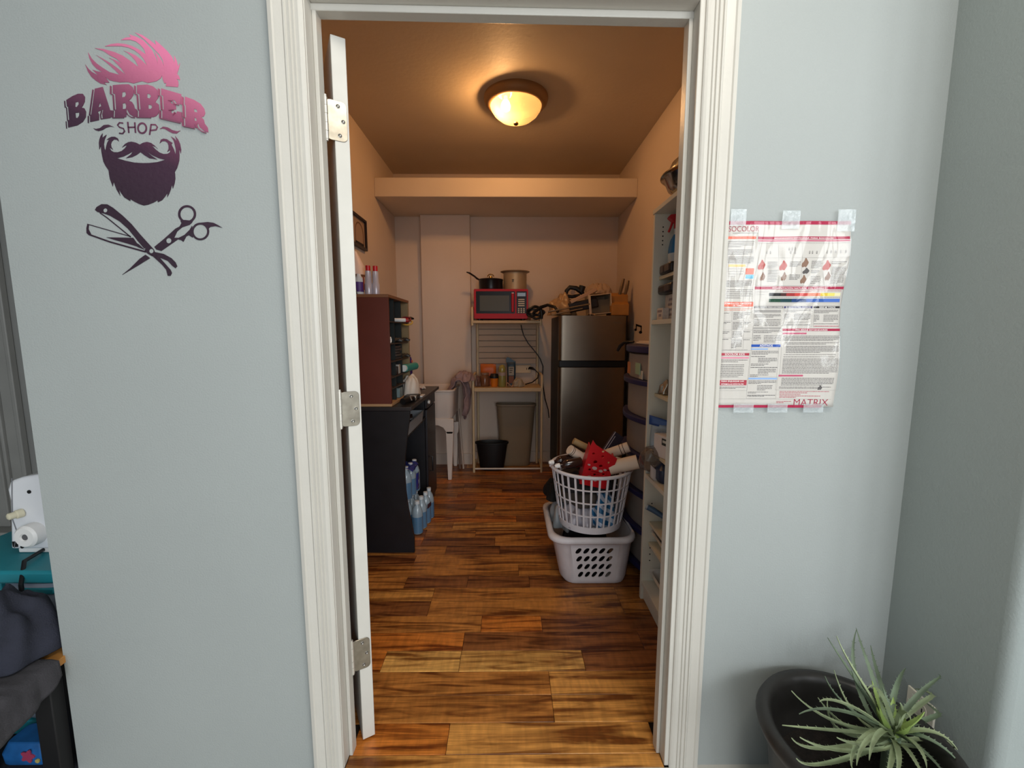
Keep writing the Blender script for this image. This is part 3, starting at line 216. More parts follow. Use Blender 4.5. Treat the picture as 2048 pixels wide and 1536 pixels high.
m = MB(); m.box(-.334, .97, 2.822, 2.837, 0, .1); m.box(-.764, -.334, 2.75, 2.765, 0, .1); m.box(-1.0, -.764, 2.822, 2.837, 0, .1)
struct('baseboard_back', m, M('baseboard cream', '#cdbfb2', .5))
# salon shell (mostly behind the photographer)
m = MB(); m.box(-3.6, 3.2, -4.6, -.007, -.08, 0); m.box(-3.6, -1.19, -.007, 1.0, -.08, 0); m.box(-1.19, XJ0-.018, -.007, .01, -.08, 0); m.box(XJ1+.018, 1.1, -.007, .01, -.08, 0)
struct('floor', m, M('pale salon tile', '#c9c5bd', .35, nscale=3, namt=.06), smooth=False)
m = MB(); m.box(-3.6, 3.2, -4.6, 1.0, 2.62, 2.7); struct('ceiling', m, M('salon ceiling', '#d8d8d4', .8), smooth=False)
m = MB(); m.box(3.2, 3.3, -4.6, 0, 0, 2.62); m.box(1.13, 3.3, -.1, 0, 0, 2.62); struct('wall_salon_right', m, WALLP, smooth=False)
m = MB(); m.box(-3.7, -3.6, -4.6, 1.0, 0, 2.62); struct('wall_salon_left', m, M('dark bounce-cutting paint', '#4c5052', .7), smooth=False)  # unseen wall coloured dark to cut light bounced onto the right wall
m = MB(); m.box(-3.6, -1.1, .9, 1.0, 0, 2.62); struct('wall_alcove', m, M('grey alcove wall', '#82827f', .7, nscale=3, namt=.05), smooth=False)
# window in the alcove behind the left end of the wall
WG = M('shade-greyed window frame', '#8d8c88', .5, nscale=6, namt=.06)  # casing colour greyed to carry the shade in the alcove
wn = bpy.data.objects.new('window_1', None); COL.objects.link(wn); wn['kind'] = 'structure'; wn.location = (-2.75, .9, .3)
m = MB(); m.box(-2.40, -2.33, .862, .9, .30, 2.2); m.box(-2.33, -2.315, .872, .9, .30, 2.2); m.box(-2.255, -2.235, .872, .9, .26, 2.2); m.box(-2.315, -2.255, .884, .9, .30, 2.2); m.box(-3.2, -3.12, .862, .9, .30, 2.2); m.box(-3.2, -2.235, .862, .9, 2.2, 2.3)
obj('frame', m, WG, wn, bev=.004)
m = MB(); m.box(-3.25, -2.22, .80, .9, .24, .30); m.box(-3.2, -2.25, .87, .9, .14, .24); obj('sill', m, WG, wn, bev=.006)
m = MB(); m.box(-3.12, -2.40, .885, .89, .30, 2.2); obj('pane', m, M('dark window glass', '#1d1c1b', .12), wn, smooth=False)

# ---------------------------------------------------------------- floor planks
def plank_material():
    mt = bpy.data.materials.new('tiger wood plank'); mt.use_nodes = True; nt = mt.node_tree; b = nt.nodes['Principled BSDF']; L = nt.links.new; N = nt.nodes.new
    tc = N('ShaderNodeTexCoord'); oi = N('ShaderNodeObjectInfo'); cx = N('ShaderNodeCombineXYZ'); mu = N('ShaderNodeMath'); mu.operation = 'MULTIPLY'; mu.inputs[1].default_value = 37
    L(oi.outputs['Random'], mu.inputs[0]); L(mu.outputs[0], cx.inputs[0]); L(mu.outputs[0], cx.inputs[1])
    def grain(sx, sy, scale, det, dist):
        mp = N('ShaderNodeMapping'); mp.inputs['Scale'].default_value = (sx, sy, 1); L(tc.outputs['Object'], mp.inputs['Vector'])
        ad = N('ShaderNodeVectorMath'); ad.operation = 'ADD'; L(mp.outputs[0], ad.inputs[0]); L(cx.outputs[0], ad.inputs[1])
        n = N('ShaderNodeTexNoise'); n.inputs['Scale'].default_value = scale; n.inputs['Detail'].default_value = det; n.inputs['Distortion'].default_value = dist
        L(ad.outputs[0], n.inputs['Vector']); return n
    g1 = grain(1.6, 17, 1.5, 4, 1.3); g2 = grain(3, 120, 2, 3, .3); g3 = grain(38, 9, 1.2, 2, .5)
    r1 = N('ShaderNodeValToRGB'); r1.color_ramp.elements[0].position = .36; r1.color_ramp.elements[0].color = (.26, .17, .12, 1); r1.color_ramp.elements[1].position = .56; r1.color_ramp.elements[1].color = (1, 1, 1, 1)
    L(g1.outputs['Fac'], r1.inputs['Fac'])
    r2 = N('ShaderNodeMapRange'); r2.inputs['From Min'].default_value = .3; r2.inputs['From Max'].default_value = .7; r2.inputs['To Min'].default_value = .72; r2.inputs['To Max'].default_value = 1.2; L(g2.outputs['Fac'], r2.inputs['Value'])
    r3 = N('ShaderNodeMapRange'); r3.inputs['From Min'].default_value = .35; r3.inputs['From Max'].default_value = .7; r3.inputs['To Min'].default_value = .86; r3.inputs['To Max'].default_value = 1.15; L(g3.outputs['Fac'], r3.inputs['Value'])
    def mul(a, bb):
        x = N('ShaderNodeMix'); x.data_type = 'RGBA'; x.blend_type = 'MULTIPLY'; x.inputs['Factor'].default_value = 1; L(a, x.inputs['A']); L(bb, x.inputs['B']); return x.outputs['Result']
    c = mul(mul(mul(oi.outputs['Color'], r1.outputs['Color']), r2.outputs['Result']), r3.outputs['Result'])
    L(c, b.inputs['Base Color']); b.inputs['Roughness'].default_value = .34; b.inputs['Specular IOR Level'].default_value = .45
    bp = N('ShaderNodeBump'); bp.inputs['Strength'].default_value = .12; bp.inputs['Distance'].default_value = .004; L(g2.outputs['Fac'], bp.inputs['Height']); L(bp.outputs['Normal'], b.inputs['Normal'])
    return mt
PLANK = plank_material()
m = MB(); m.box(-1.0, .97, YB, 2.837, -.06, -.005); m.box(XJ0-.02, XJ1+.02, -.004, YB, -.06, -.005)
fl = struct('floor', m, M('floor underlay', '#1c120c', .9), smooth=False)
PM = {}
def plank(x0, x1, y0, y1, col):
    g = .0006; L_ = round(x1-x0, 3); W_ = round(y1-y0, 4)
    if (L_, W_) not in PM:
        a, b_ = L_/2-g, W_/2-g; c = .0014; mb = MB()
        rings = [[(sx*(a-i), sy*(b_-i), z) for sx, sy in ((-1, -1), (1, -1), (1, 1), (-1, 1))] for i, z in ((0, -.0045), (0, -.0008), (c, 0))]
        loft(mb, rings, True, True)
        o = obj('plank', mb, PLANK, fl, loc=((x0+x1)/2, (y0+y1)/2, 0), smooth=False)
        # vertices were written relative to the plank's own centre
        me = o.data
        for v in me.vertices: v.co += Vector(((x0+x1)/2, (y0+y1)/2, 0))
        PM[(L_, W_)] = o
    else:
        o = PM[(L_, W_)].copy(); COL.objects.link(o); o.parent = fl; o.location = ((x0+x1)/2, (y0+y1)/2, 0)
    o.color = hexc(col); return o
LT, TAN, MID, ORA, DRK, VDK = '#dda75a', '#cf9148', '#b87838', '#c9772f', '#8d562c', '#6a3f22'
rowspec = {-1: [(XJ0, XJ1, TAN)],
 0: [(XJ0, -.182, ORA), (-.182, XJ1, TAN)],
 1: [(-1.0, -.62, MID), (-.62, .142, MID), (.142, .97, TAN)],
 2: [(-1.0, -.70, DRK), (-.70, .142, MID), (.142, .60, TAN), (.60, .97, MID)],
 3: [(-1.0, -.461, ORA), (-.461, -.18, LT), (-.18, .276, LT), (.276, .97, DRK)],
 4: [(-1.0, -.178, ORA), (-.178, .52, DRK), (.52, .97, DRK)],
 5: [(-1.0, -.114, MID), (-.114, .137, ORA), (.137, .97, DRK)]}
r_ = random.Random(11)
for k in range(-1, 29):
    y0 = .034+.1006*k; y1 = y0+.1006
    if k == -1: y0 = -.006
    y1 = min(y1, 2.836)
    if k in rowspec: segs = rowspec[k]
    else:
        segs = []; x = -1.0; first = True
        while x < .97-.02:
            L_ = r_.choice([.3, .42, .55, .7, .85])
            if first: L_ = r_.choice([.2, .35, .5, .65]); first = False
            x2 = x+L_
            if x2 > .97-.15: x2 = .97
            segs.append((round(x, 3), round(x2, 3), r_.choice([MID, MID, ORA, DRK, DRK, TAN, MID]))); x = x2
    for a, b_, c in segs: plank(a, b_, round(y0, 4), round(y1, 4), c)

# ---------------------------------------------------------------- door frame, casing, door leaf
m = MB()
m.box(XJ0-.018, XJ0, -.002, YB, 0, 2.0); m.box(XJ0, XJ0+.010, .033, .064, 0, 1.955)
struct('trim_2', m, TRIM, bev=.002)
m = MB()
m.box(XJ1, XJ1+.018, -.002, YB, 0, 2.0); m.box(XJ1-.010, XJ1, .033, .064, 0, 1.955)
struct('trim_3', m, TRIM, bev=.002)
m = MB(); T = RT((-.0115, 0, 1.951), ry=.0146)
m.box(-.4448, .4448, -.002, YB, 0, .045, T); m.box(-.4575, .4575, .0325, .064, -.016, 0, T); struct('trim_4', m, TRIM, bev=.002)
prof = [(0, 0), (0, .019), (.009, .021), (.012, .018), (.0155, .0175), (.030, .0145), (.034, .0180), (.0365, .0178), (.0385, .0140), (.046, .0158), (.048, .0118), (.054, .0135), (.056, .0102), (.064, .0110), (.070, .0085), (.073, .006), (.073, 0)]
m = MB(); m.prism([prof], lambda a, b, d: (-.531+a, -b, d), 0, 2.03); struct('trim_5', m, TRIM, smooth=False)
m = MB(); m.prism([prof], lambda a, b, d: (.518-a, -b, d), 0, 2.03); struct('trim_6', m, TRIM, smooth=False)
m = MB(); m.prism([prof], lambda a, b, d: (d, -b, 2.032-a-d*.0146), -.531, .518); struct('trim_7', m, TRIM, smooth=False)
dr = bpy.data.objects.new('door_1', None); COL.objects.link(dr); dr['kind'] = 'structure'
A = Vector((-.431, .075, 0)); dr.location = A
e = Vector((.871, .486, 0)).normalized(); dd = Vector((-e.y, e.x, 0))
TD = Matrix(((e.x, dd.x, 0, A.x), (e.y, dd.y, 0, A.y), (0, 0, 1, 0), (0, 0, 0, 1)))
m = MB(); m.box(0, .035, 0, .80, .006, 1.919, TD); obj('door_leaf', m, M('white door paint', '#cfccc4', .42, nscale=14, namt=.03), dr, bev=.0015)
for zc in (1.722, .998, .281):
    m = MB(); pl = rrect(-.019, .0305, -.047, .047, .012)
    m.prism([pl], lambda a, b, d: TD @ Vector((a, d, zc+b)), -.0022, .001)
    h = obj('hinge', m, NICKEL, dr, bev=.0006, seg=1)
    m = MB()
    for i, (za, zb) in enumerate(((-.048, -.030), (-.029, -.011), (-.010, .010), (.011, .029), (.030, .048))):
        p0 = TD @ Vector((-.0185, -.003, zc+za)); p1 = TD @ Vector((-.0185, -.003, zc+zb)); m.cyl(p0, p1, .0052 if i % 2 else .0048, n=14)
    m.cyl(TD @ Vector((-.0185, -.003, zc-.052)), TD @ Vector((-.0185, -.003, zc+.054)), .0036, n=12)
    obj('knuckle', m, M('worn hinge barrel', '#d8d4ca', .4, .6), h)
    m = MB(); q0 = TD @ Vector((-.0235, -.004, 0)); m.box(XJ0+.0002, XJ0+.0022, q0.y+.004, YB-.001, zc-.047, zc+.047); m.box(XJ0+.0002, q0.x, q0.y-.001, q0.y+.001, zc-.047, zc+.047)
    obj('jamb_plate', m, NICKEL, h)
    for sx, sz in ((.010, .034), (.021, 0), (.012, -.034)):
        m = MB(); R_ = TD @ Matrix.Translation((sx, -.0022, zc+sz)) @ Matrix.Rotation(PI/2, 4, 'X')
        m.lathe([(.0048, -.0005), (.0048, .0006), (.0034, .0011), (.0022, .0003), (0, .0002)], n=14, T=R_); obj('screw', m, M('screw steel', '#8d8a84', .3, 1), h)

# ---------------------------------------------------------------- wall decal, poster
def VG():
    mt = bpy.data.materials.new('pink to plum vinyl'); mt.use_nodes = True; nt = mt.node_tree; b = nt.nodes['Principled BSDF']; L = nt.links.new
    tc = nt.nodes.new('ShaderNodeTexCoord'); sp = nt.nodes.new('ShaderNodeSeparateXYZ'); L(tc.outputs['Object'], sp.inputs[0])
    mx = nt.nodes.new('ShaderNodeMath'); mx.operation = 'MULTIPLY_ADD'; mx.inputs[1].default_value = .55; L(sp.outputs['X'], mx.inputs[0]); L(sp.outputs['Z'], mx.inputs[2])
    rp = nt.nodes.new('ShaderNodeValToRGB'); cr = rp.color_ramp
    mr = nt.nodes.new('ShaderNodeMapRange'); mr.inputs['From Min'].default_value = -.11; mr.inputs['From Max'].default_value = .275; L(mx.outputs[0], mr.inputs['Value']); L(mr.outputs[0], rp.inputs['Fac'])
    cr.elements[0].position = 0; cr.elements[0].color = hexc('#33232f'); cr.elements[1].position = 1; cr.elements[1].color = hexc('#e87fa6')
    for p, c in ((.36, '#40283a'), (.50, '#653850'), (.66, '#95506c'), (.84, '#c8708f')):
        el = cr.elements.new(p); el.color = hexc(c)
    L(rp.outputs['Color'], b.inputs['Base Color']); b.inputs['Roughness'].default_value = .35
    n = nt.nodes.new('ShaderNodeTexNoise'); n.inputs['Scale'].default_value = 90; L(tc.outputs['Object'], n.inputs['Vector'])
    bp = nt.nodes.new('ShaderNodeBump'); bp.inputs['Strength'].default_value = .25; bp.inputs['Distance'].default_value = .003; L(n.outputs['Fac'], bp.inputs['Height']); L(bp.outputs['Normal'], b.inputs['Normal'])
    return mt
VINYL = VG()
D0 = (-.917, 0, 1.63)
dec = thing('wall_decal', 'pink and plum vinyl barber decal with beard, razor and scissors on the left wall', 'decal', D0)
wp = lambda a, b, d: (a/10000, d, b/10000)
def vin(name, polys, y0=-.0012, y1=-.0001, lines=()):
    mb = MB()
    for i_, loops in enumerate(polys): mb.prism(loops, wp, y0-.00012*i_, y1)
    for pts, wd in lines: mb.prism([strip(pts, wd)], wp, y0, y1)
    return obj(name, mb, VINYL, dec, smooth=False)
def strip(pts, wd):
    P = [Vector(p) for p in pts]; l = []; r = []
    for i in range(len(P)):
        t = (P[min(i+1, len(P)-1)]-P[max(i-1, 0)]).normalized(); nrm = Vector((-t.y, t.x))*wd/2; l.append(tuple(P[i]+nrm)); r.append(tuple(P[i]-nrm))
    return l + r[::-1]
vin('hair', [[DATA['hair']]])
vin('beard', [DATA['beard']])
for L_ in DATA['letters']: vin('letter', [L_])
o = vin('letter_outline', [[s_] for s_ in DATA['shade']]); o['kind'] = 'stuff'
sh = DATA['shop']
def bold(p): return [tuple(x) for x in p]
vin('letter', [], lines=[(sh[0], 30)])
vin('letter', [], lines=[(sh[1], 30), (sh[2], 30), (sh[3], 30)])
oo = [Vector(p) for p in sh[4][:-1]]; cc = sum(oo, Vector((0, 0)))/len(oo)
vin('letter', [[[tuple(cc+(p-cc)*1.14) for p in oo], [tuple(cc+(p-cc)*.80) for p in oo]]])
vin('letter', [], lines=[(sh[5], 30), (sh[6], 30)])
for f_ in DATA['flour']: vin('flourish', [[f_]])
vin('razor', DATA['razor'], lines=[tuple(x) for x in DATA['razorline']])
vin('scissors', DATA['sciss'])

PX, PZ = .523, 1.4625
po = thing('poster', 'laminated hair colour chart in Spanish with crimson bars, taped right of the doorway', 'poster', (PX, 0, PZ))
def py(u, v):      # the sheet bellies away from the wall, most along its right edge
    return -.004 - .006*(u**2)*(.5+.5*math.sin(v*9)) - .0025*math.sin(u*7+v*5)**2*(1-v*.6)
def pp(a, b, lift=0): # a, b in 0.1 mm from the top left corner
    u, v = a/2900, b/4460; return (PX+a/10000+.0025*u*math.sin(v*11), py(min(max(u, 0), 1), v)-lift, PZ-b/10000)
PAPER = M('chart paper', '#cdc8c1', .6, spec=.25)
m = MB(); m.surf(lambda u, v: pp(2900*u, 4460*v), 24, 36); obj('sheet', m, PAPER, po, solid=.0006)
PC = {'crimson': '#a81e44', 'orange': '#e0684e', 'rose': '#c05874', 'grey': '#55504e', 'navy': '#33306a', 'black': '#1e1a1c', 'midgrey': '#9c9894', 'blue': '#2450a8', 'ltblue': '#8fb0de', 'darkred': '#ae3a48', 'pink': '#dc8ca0', 'skyblue': '#6fb6d8', 'yellow': '#e8c078', 'white': '#f4f0ee', 'k': '#6b6664', 'K': '#2a2628', 'g': '#a39e9a', 'o': '#d88a70', 'r': '#b84a5c', 'brown': '#8a6a58', 'red': '#b05048'}
def ink(c): return M('ink '+c, PC.get(c, c), .55, spec=.25)
def prect(mb, r, lift):
    n = max(1, int((r[2]-r[0])/180)); k = max(1, int((r[3]-r[1])/300))
    mb.surf(lambda u, v: pp(r[0]+(r[2]-r[0])*u, r[1]+(r[3]-r[1])*v, lift), n+1, k+1)
for c, r in DATA['pbars']:
    m = MB(); prect(m, r, .0007); obj('heading_bar', m, ink(c), po)
for c, r in DATA['pgrad']:
    m = MB(); prect(m, r, .0007); obj('colour_swatch', m, M('swatch '+c, c, .55, spec=.25), po)
m = MB()
for r in DATA['prects']:
    for s_ in ((r[0], r[1], r[2], r[1]+5), (r[0], r[3]-5, r[2], r[3]), (r[0], r[1], r[0]+5, r[3]), (r[2]-5, r[1], r[2], r[3])): prect(m, s_, .0006)
for x0, y0, x1, y1 in DATA['plines']:
    m.surf(lambda u, v: pp(x0+(x1-x0)*v+((u-.5)*6 if y1-y0 > 60 else 0), y0+(y1-y0)*v+((u-.5)*6 if y1-y0 <= 60 else 0), .0006), 2, 8)
obj('ruled_lines', m, ink('g'), po, kind='stuff')
r_ = random.Random(5)
tx = {}
for r, n, k in DATA['pblocks']:
    mb = tx.setdefault(k, MB()); h = (r[3]-r[1])/max(1, n); t = min(h*.42, 13)
    for i in range(n):
        x = r[0]; yy = r[1]+h*(i+.3); xe = r[2] if i < n-1 or n == 1 else r[0]+(r[2]-r[0])*r_.uniform(.4, .9)
        while x < xe-8:
            wd = min(r_.uniform(18, 75), xe-x); prect(mb, (x, yy, x+wd, yy+t), .0008); x += wd+r_.uniform(7, 12)
for k, mb in tx.items(): obj('fine_print', mb, ink(k), po, kind='stuff')
m = MB()
for x, y in DATA['pbtl']:
    for s_ in ((-22, -34, -10, 34), (10, -34, 22, 34), (-22, 22, 22, 34), (-12, -50, 12, -38)): prect(m, (x+s_[0]*.6, y+s_[1]*.8, x+s_[2]*.6, y+s_[3]*.8), .0007)
obj('bottle_sketches', m, ink('k'), po, kind='stuff')
for x, y, c, w_, h_ in DATA['pfigs']:
    m = MB(); k = 9
    pts = [(x+math.cos(a)*w_*5*(.7+.3*math.cos(2*a+1)), y+math.sin(a)*h_*5*(.75+.25*math.sin(3*a))) for a in [2*PI*i/14 for i in range(14)]]
    m.prism([pts], lambda a, b, d: pp(a, b, d), .0006, .0008); obj('hair_sketch', m, ink(c), po, smooth=False)
def text_mesh(body, size, offset=0):
    cu = bpy.data.curves.new('txt', 'FONT'); cu.body = body; cu.size = size; cu.offset = offset; cu.resolution_u = 3; cu.fill_mode = 'FRONT'
    o = bpy.data.objects.new('txt', cu); COL.objects.link(o); bpy.context.view_layer.update()
    me = o.evaluated_get(bpy.context.evaluated_depsgraph_get()).to_mesh(); vs = [tuple(v.co) for v in me.vertices]; fs = [tuple(p.vertices) for p in me.polygons]
    o.evaluated_get(bpy.context.evaluated_depsgraph_get()).to_mesh_clear(); bpy.data.objects.remove(o); bpy.data.curves.remove(cu); return vs, fs
def fit_text(body, x0, y0, x1, y1, fn, offset=0):
    vs, fs = text_mesh(body, 1, offset); xs = [v[0] for v in vs]; ys = [v[1] for v in vs]
    sx = (x1-x0)/(max(xs)-min(xs)); sy = (y1-y0)/(max(ys)-min(ys)); mb = MB()
    mb.add([fn(x0+(v[0]-min(xs))*sx, y1-(v[1]-min(ys))*sy) for v in vs], fs); return mb
for t, r, c in DATA['pwords']:
    big = t in ('SOCOLOR', 'MATRIX')
    obj('lettering', fit_text(t, *r, lambda a, b: pp(a, b, .0010), -.012 if big else .012), ink(c), po, smooth=False, kind='stuff')
m = MB(); m.prism([[(2230, 4425), (2330, 4425), (2420, 4375), (2560, 4375), (2460, 4425), (2520, 4425), (2470, 4450), (2230, 4450)]], lambda a, b, d: pp(a, b, d), .0006, .0008); obj('logo_mark', m, ink('darkred'), po, smooth=False)
def film_material():
    mt = bpy.data.materials.new('clear laminate film'); mt.use_nodes = True; nt = mt.node_tree; nt.nodes.remove(nt.nodes['Principled BSDF']); N = nt.nodes.new; L = nt.links.new
    tr = N('ShaderNodeBsdfTransparent'); gl = N('ShaderNodeBsdfGlossy'); gl.inputs['Roughness'].default_value = .07; mx = N('ShaderNodeMixShader'); mx.inputs[0].default_value = .028
    tc = N('ShaderNodeTexCoord'); mp = N('ShaderNodeMapping'); mp.inputs['Scale'].default_value = (12, 1, 4.5); mp.inputs['Rotation'].default_value = (0, .35, 0); n = N('ShaderNodeTexNoise'); n.inputs['Scale'].default_value = 1; n.inputs['Detail'].default_value = 1.5; n.inputs['Distortion'].default_value = .5
    bp = N('ShaderNodeBump'); bp.inputs['Strength'].default_value = .9; bp.inputs['Distance'].default_value = .012
    L(tc.outputs['Object'], mp.inputs[0]); L(mp.outputs[0], n.inputs['Vector']); L(n.outputs['Fac'], bp.inputs['Height']); L(bp.outputs['Normal'], gl.inputs['Normal'])
    L(tr.outputs[0], mx.inputs[1]); L(gl.outputs[0], mx.inputs[2]); L(mx.outputs[0], nt.nodes['Material Output'].inputs['Surface']); return mt
m = MB(); m.surf(lambda u, v: pp(2900*u, 4460*v, .0018), 20, 30); obj('laminate_film', m, film_material(), po)
TAPE = M('clear tape', '#dfe9ec', .12, alpha=.38, coat=1, bump=.7, bscale=55)
for x0, x1, lab, y0, y1 in ((.525, .562, 'wrinkled clear tape strip over the top left corner of the colour chart', 1.452, 1.49), (.648, .690, 'wrinkled clear tape strip over the top middle of the colour chart', 1.445, 1.487), (.780, .822, 'clear tape strip over the top right corner of the colour chart', 1.44, 1.49)):
    m = MB(); m.surf(lambda u, v: (x0+(x1-x0)*u, -.0105-.002*abs(nz(u*6+x0*90, v*5)), y0+(y1-y0)*v), 10, 10)
    tag(obj('tape_strip', m, TAPE, loc=((x0+x1)/2, -.01, y0)), lab, 'tape', 'clear tape on the chart')
for x0, lab in ((.560, 'clear tape strip under the bottom edge of the chart, near its left'), (.645, 'clear tape strip under the bottom middle of the chart'), (.735, 'clear tape strip under the bottom edge of the chart, near its right')):
    m = MB(); m.surf(lambda u, v: (x0+.05*u, -.0112-.001*abs(nz(u*4, v*4)), 1.003+.022*v), 6, 5)
    tag(obj('tape_strip', m, TAPE, loc=(x0+.025, -.01, 1.003)), lab, 'tape', 'clear tape on the chart')
# ---------------------------------------------------------------- planter, plant, outlet (right corner)
POTM = M('dark planter plastic', '#2a2826', .42, nscale=30, namt=.15)
pt = thing('planter', 'large round black plastic planter with a rolled rim in the right corner', 'planter', (.772, -.212, 0))
m = MB()
m.lathe([(.125, 0), (.132, .01), (.150, .10), (.163, .20), (.168, .262), (.178, .275), (.190, .285), (.194, .300), (.188, .313), (.174, .316), (.164, .309), (.160, .295), (.154, .25), (.140, .14), (.13, .10), (0, .10)], (.772, -.212, 0), 56)
obj('pot', m, POTM, pt, angle=60)
m = MB(); m.surf(lambda u, v: (.772+.146*v*math.cos(2*PI*u), -.212+.146*v*math.sin(2*PI*u), .175+.012*nz(u*9, v*6)), 28, 7, True)
obj('soil', m, M('dark potting soil', '#1b1511', .95, nscale=60, namt=.4, bump=.6, bscale=120), pt)
def leaf_material():
    mt = M('leaf green', '#94a07c', .5, nscale=18, namt=.22); b = mt.node_tree.nodes['Principled BSDF']; b.inputs['Subsurface Weight'].default_value = .08; b.inputs['Subsurface Radius'].default_value = (.004, .006, .002); return mt
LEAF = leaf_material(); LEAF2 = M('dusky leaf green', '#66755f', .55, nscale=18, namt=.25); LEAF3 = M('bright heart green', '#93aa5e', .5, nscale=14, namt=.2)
CR = Vector(DATA['crown'])
pl = thing('spiky_plant', 'grey green spiny leaved plant with long curling leaves in the black planter', 'plant', (CR.x, CR.y, .18))
def bez(P, n):
    out = []
    for i in range(n+1):
        t = i/n; s_ = 1-t; out.append(P[0]*s_**3 + P[1]*3*s_*s_*t + P[2]*3*s_*t*t + P[3]*t**3)
    return out
def ribbon(path, w0, up=(0, 0, 1)):
    mb = MB(); n = len(path); vs = []; fs = []
    for i, p in enumerate(path):
        t = (path[min(i+1, n-1)]-path[max(i-1, 0)]).normalized(); sd = t.cross(Vector(up))
        if sd.length < .15: sd = t.cross(Vector((.3, -1, .2)))
        sd.normalize(); nn = sd.cross(t); f = i/(n-1)
        w_ = w0*(min(1, .62+f*1.6) if f < .25 else 1)*(1-max(0, (f-.25)/.75)**1.5)+.0006
        vs += [p-sd*w_+nn*w_*.45, p-nn*.0004, p+sd*w_+nn*w_*.45, p-nn*w_*.28-nn*.0012]
    for i in range(n-1):
        for j in range(4): fs.append((i*4+j, i*4+(j+1) % 4, (i+1)*4+(j+1) % 4, (i+1)*4+j))
    fs += [(3, 2, 1, 0), tuple((n-1)*4+j for j in range(4))]
    mb.add(vs, fs)
    for i in range(2, n-2):
        for s_ in (0, 2):
            p = Vector(vs[i*4+s_]); t = (path[i+1]-path[i]).normalized(); sd = (p-path[i]).normalized()
            k = len(mb.v); mb.v += [tuple(p-t*.0012), tuple(p+t*.0012), tuple(p+sd*.0034+t*.002)]; mb.f += [(k, k+1, k+2)]; mb.mi += [0]
    return mb
r_ = random.Random(3)
for i, pts in enumerate(DATA['leaves']):
    P = [Vector(p) for p in pts]; base = CR+Vector((r_.uniform(-.012, .012), r_.uniform(-.012, .012), r_.uniform(-.03, .0)))
    ctrl = [base, base.lerp(P[0], .9), P[1], P[2]]
    # keep the tips off the walls
    path = [Vector((min(q.x, 1.008), min(q.y, -.012), q.z)) for q in bez(ctrl, 14)]
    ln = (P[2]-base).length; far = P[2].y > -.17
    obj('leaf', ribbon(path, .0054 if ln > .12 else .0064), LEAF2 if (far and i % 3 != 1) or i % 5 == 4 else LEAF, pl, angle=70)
for i in range(7):
    a = i*2.4; ln = .05+.008*i; b0 = CR+Vector((0, 0, -.02)); d = Vector((math.cos(a)*.5, math.sin(a)*.5, 1)).normalized()
    obj('leaf', ribbon(bez([b0, b0+d*ln*.5, b0+d*ln*.8+Vector((math.cos(a), math.sin(a), 0))*.008, b0+d*ln*1.15], 9), .009), LEAF3, pl, angle=70)
m = MB(); m.cyl((CR.x, CR.y, .165), (CR.x, CR.y, CR.z-.01), .014, .016, 12); obj('stem', m, LEAF2, pl)
ot = thing('wall_outlet', 'white electrical outlet low on the right wall behind the spiky plant', 'outlet', (1.02, -.110, .25))
m = MB(); m.box(1.0145, 1.0198, -.146, -.076, .195, .312); obj('cover_plate', m, M('ivory outlet plate', '#e4dccb', .4), ot, bev=.002)
for z in (.228, .280):
    m = MB(); m.prism([rrect(-.128, -.094, z-.015, z+.015, .010)], lambda a, b, d: (d, a, b), 1.0130, 1.0148); s_ = obj('socket', m, M('ivory socket', '#d8cfbd', .4), ot)
    for yy, hh in ((-.118, .005), (-.104, .004)):
        m = MB(); m.box(1.0126, 1.0132, yy-.0012, yy+.0012, z-hh, z+hh); obj('slot', m, DARKGAP, s_, smooth=False)

# ---------------------------------------------------------------- left alcove: teal drawer cart, machine, stool, clothes, bag
TEAL = M('teal plastic', '#1f7f8c', .45, nscale=5, namt=.06); FROST = M('frosted drawer plastic', '#8f98a8', .4, nscale=4, namt=.05)
ct = thing('drawer_cart', 'teal plastic drawer cart with frosted grey drawers at the far left edge', 'cart', (-1.48, .3, 0))
m = MB(); m.box(-1.70, -1.22, .09, .50, .492, .530); obj('top', m, TEAL, ct, bev=.008)
for x0, x1 in ((-1.70, -1.452), (-1.245, -1.22)):
    m = MB(); m.box(x0 if x0 > -1.5 else -1.475, x1, .098, .135, .02, .495); obj('post', m, TEAL, ct, bev=.005)
m = MB(); m.box(-1.70, -1.66, .098, .135, .02, .495); obj('post', m, TEAL, ct, bev=.005)
for z in (.125, 0.0065):
    m = MB(); m.box(-1.70, -1.22, .10, .48, z, z+.045); obj('rail', m, TEAL, ct, bev=.005)
for z0, z1 in ((.172, .488), (.058, .122)):
    m = MB(); m.surf(lambda u, v: (-1.452+.207*u, .112-.012*math.sin(PI*u), z0+(z1-z0)*v), 9, 3); d = obj('drawer_front', m, FROST, ct, solid=.004)
    m = MB(); m.box(-1.40, -1.30, .094, .108, z1-.03, z1-.012); obj('pull', m, TEAL, d, bev=.003)
sm = thing('sewing_machine', 'white machine end with a hand wheel and winder pin on the teal cart', 'machine', (-1.50, .26, .53))
body = [(-1.572, .545), (-1.565, .60), (-1.553, .70), (-1.556, .735), (-1.545, .760), (-1.51, .772), (-1.43, .786), (-1.36, .785), (-1.33, .545)]
m = MB(); m.prism([body], lambda a, b, d: (a+.052, d, b), .19, .33); obj('housing', m, M('white machine shell', '#dcdde0', .38), sm, bev=.008, seg=3)
m = MB(); m.box(-1.503, -1.27, .195, .325, .531, .546); obj('base', m, WHITE, sm, bev=.003)
m = MB(); m.lathe([(.034, 0), (.034, .028), (.028, .034), (.012, .034), (.010, .030), (0, .030)], T=RT((-1.435, .190, .598), rx=PI/2), n=28); w_ = obj('hand_wheel', m, WHITE, sm)
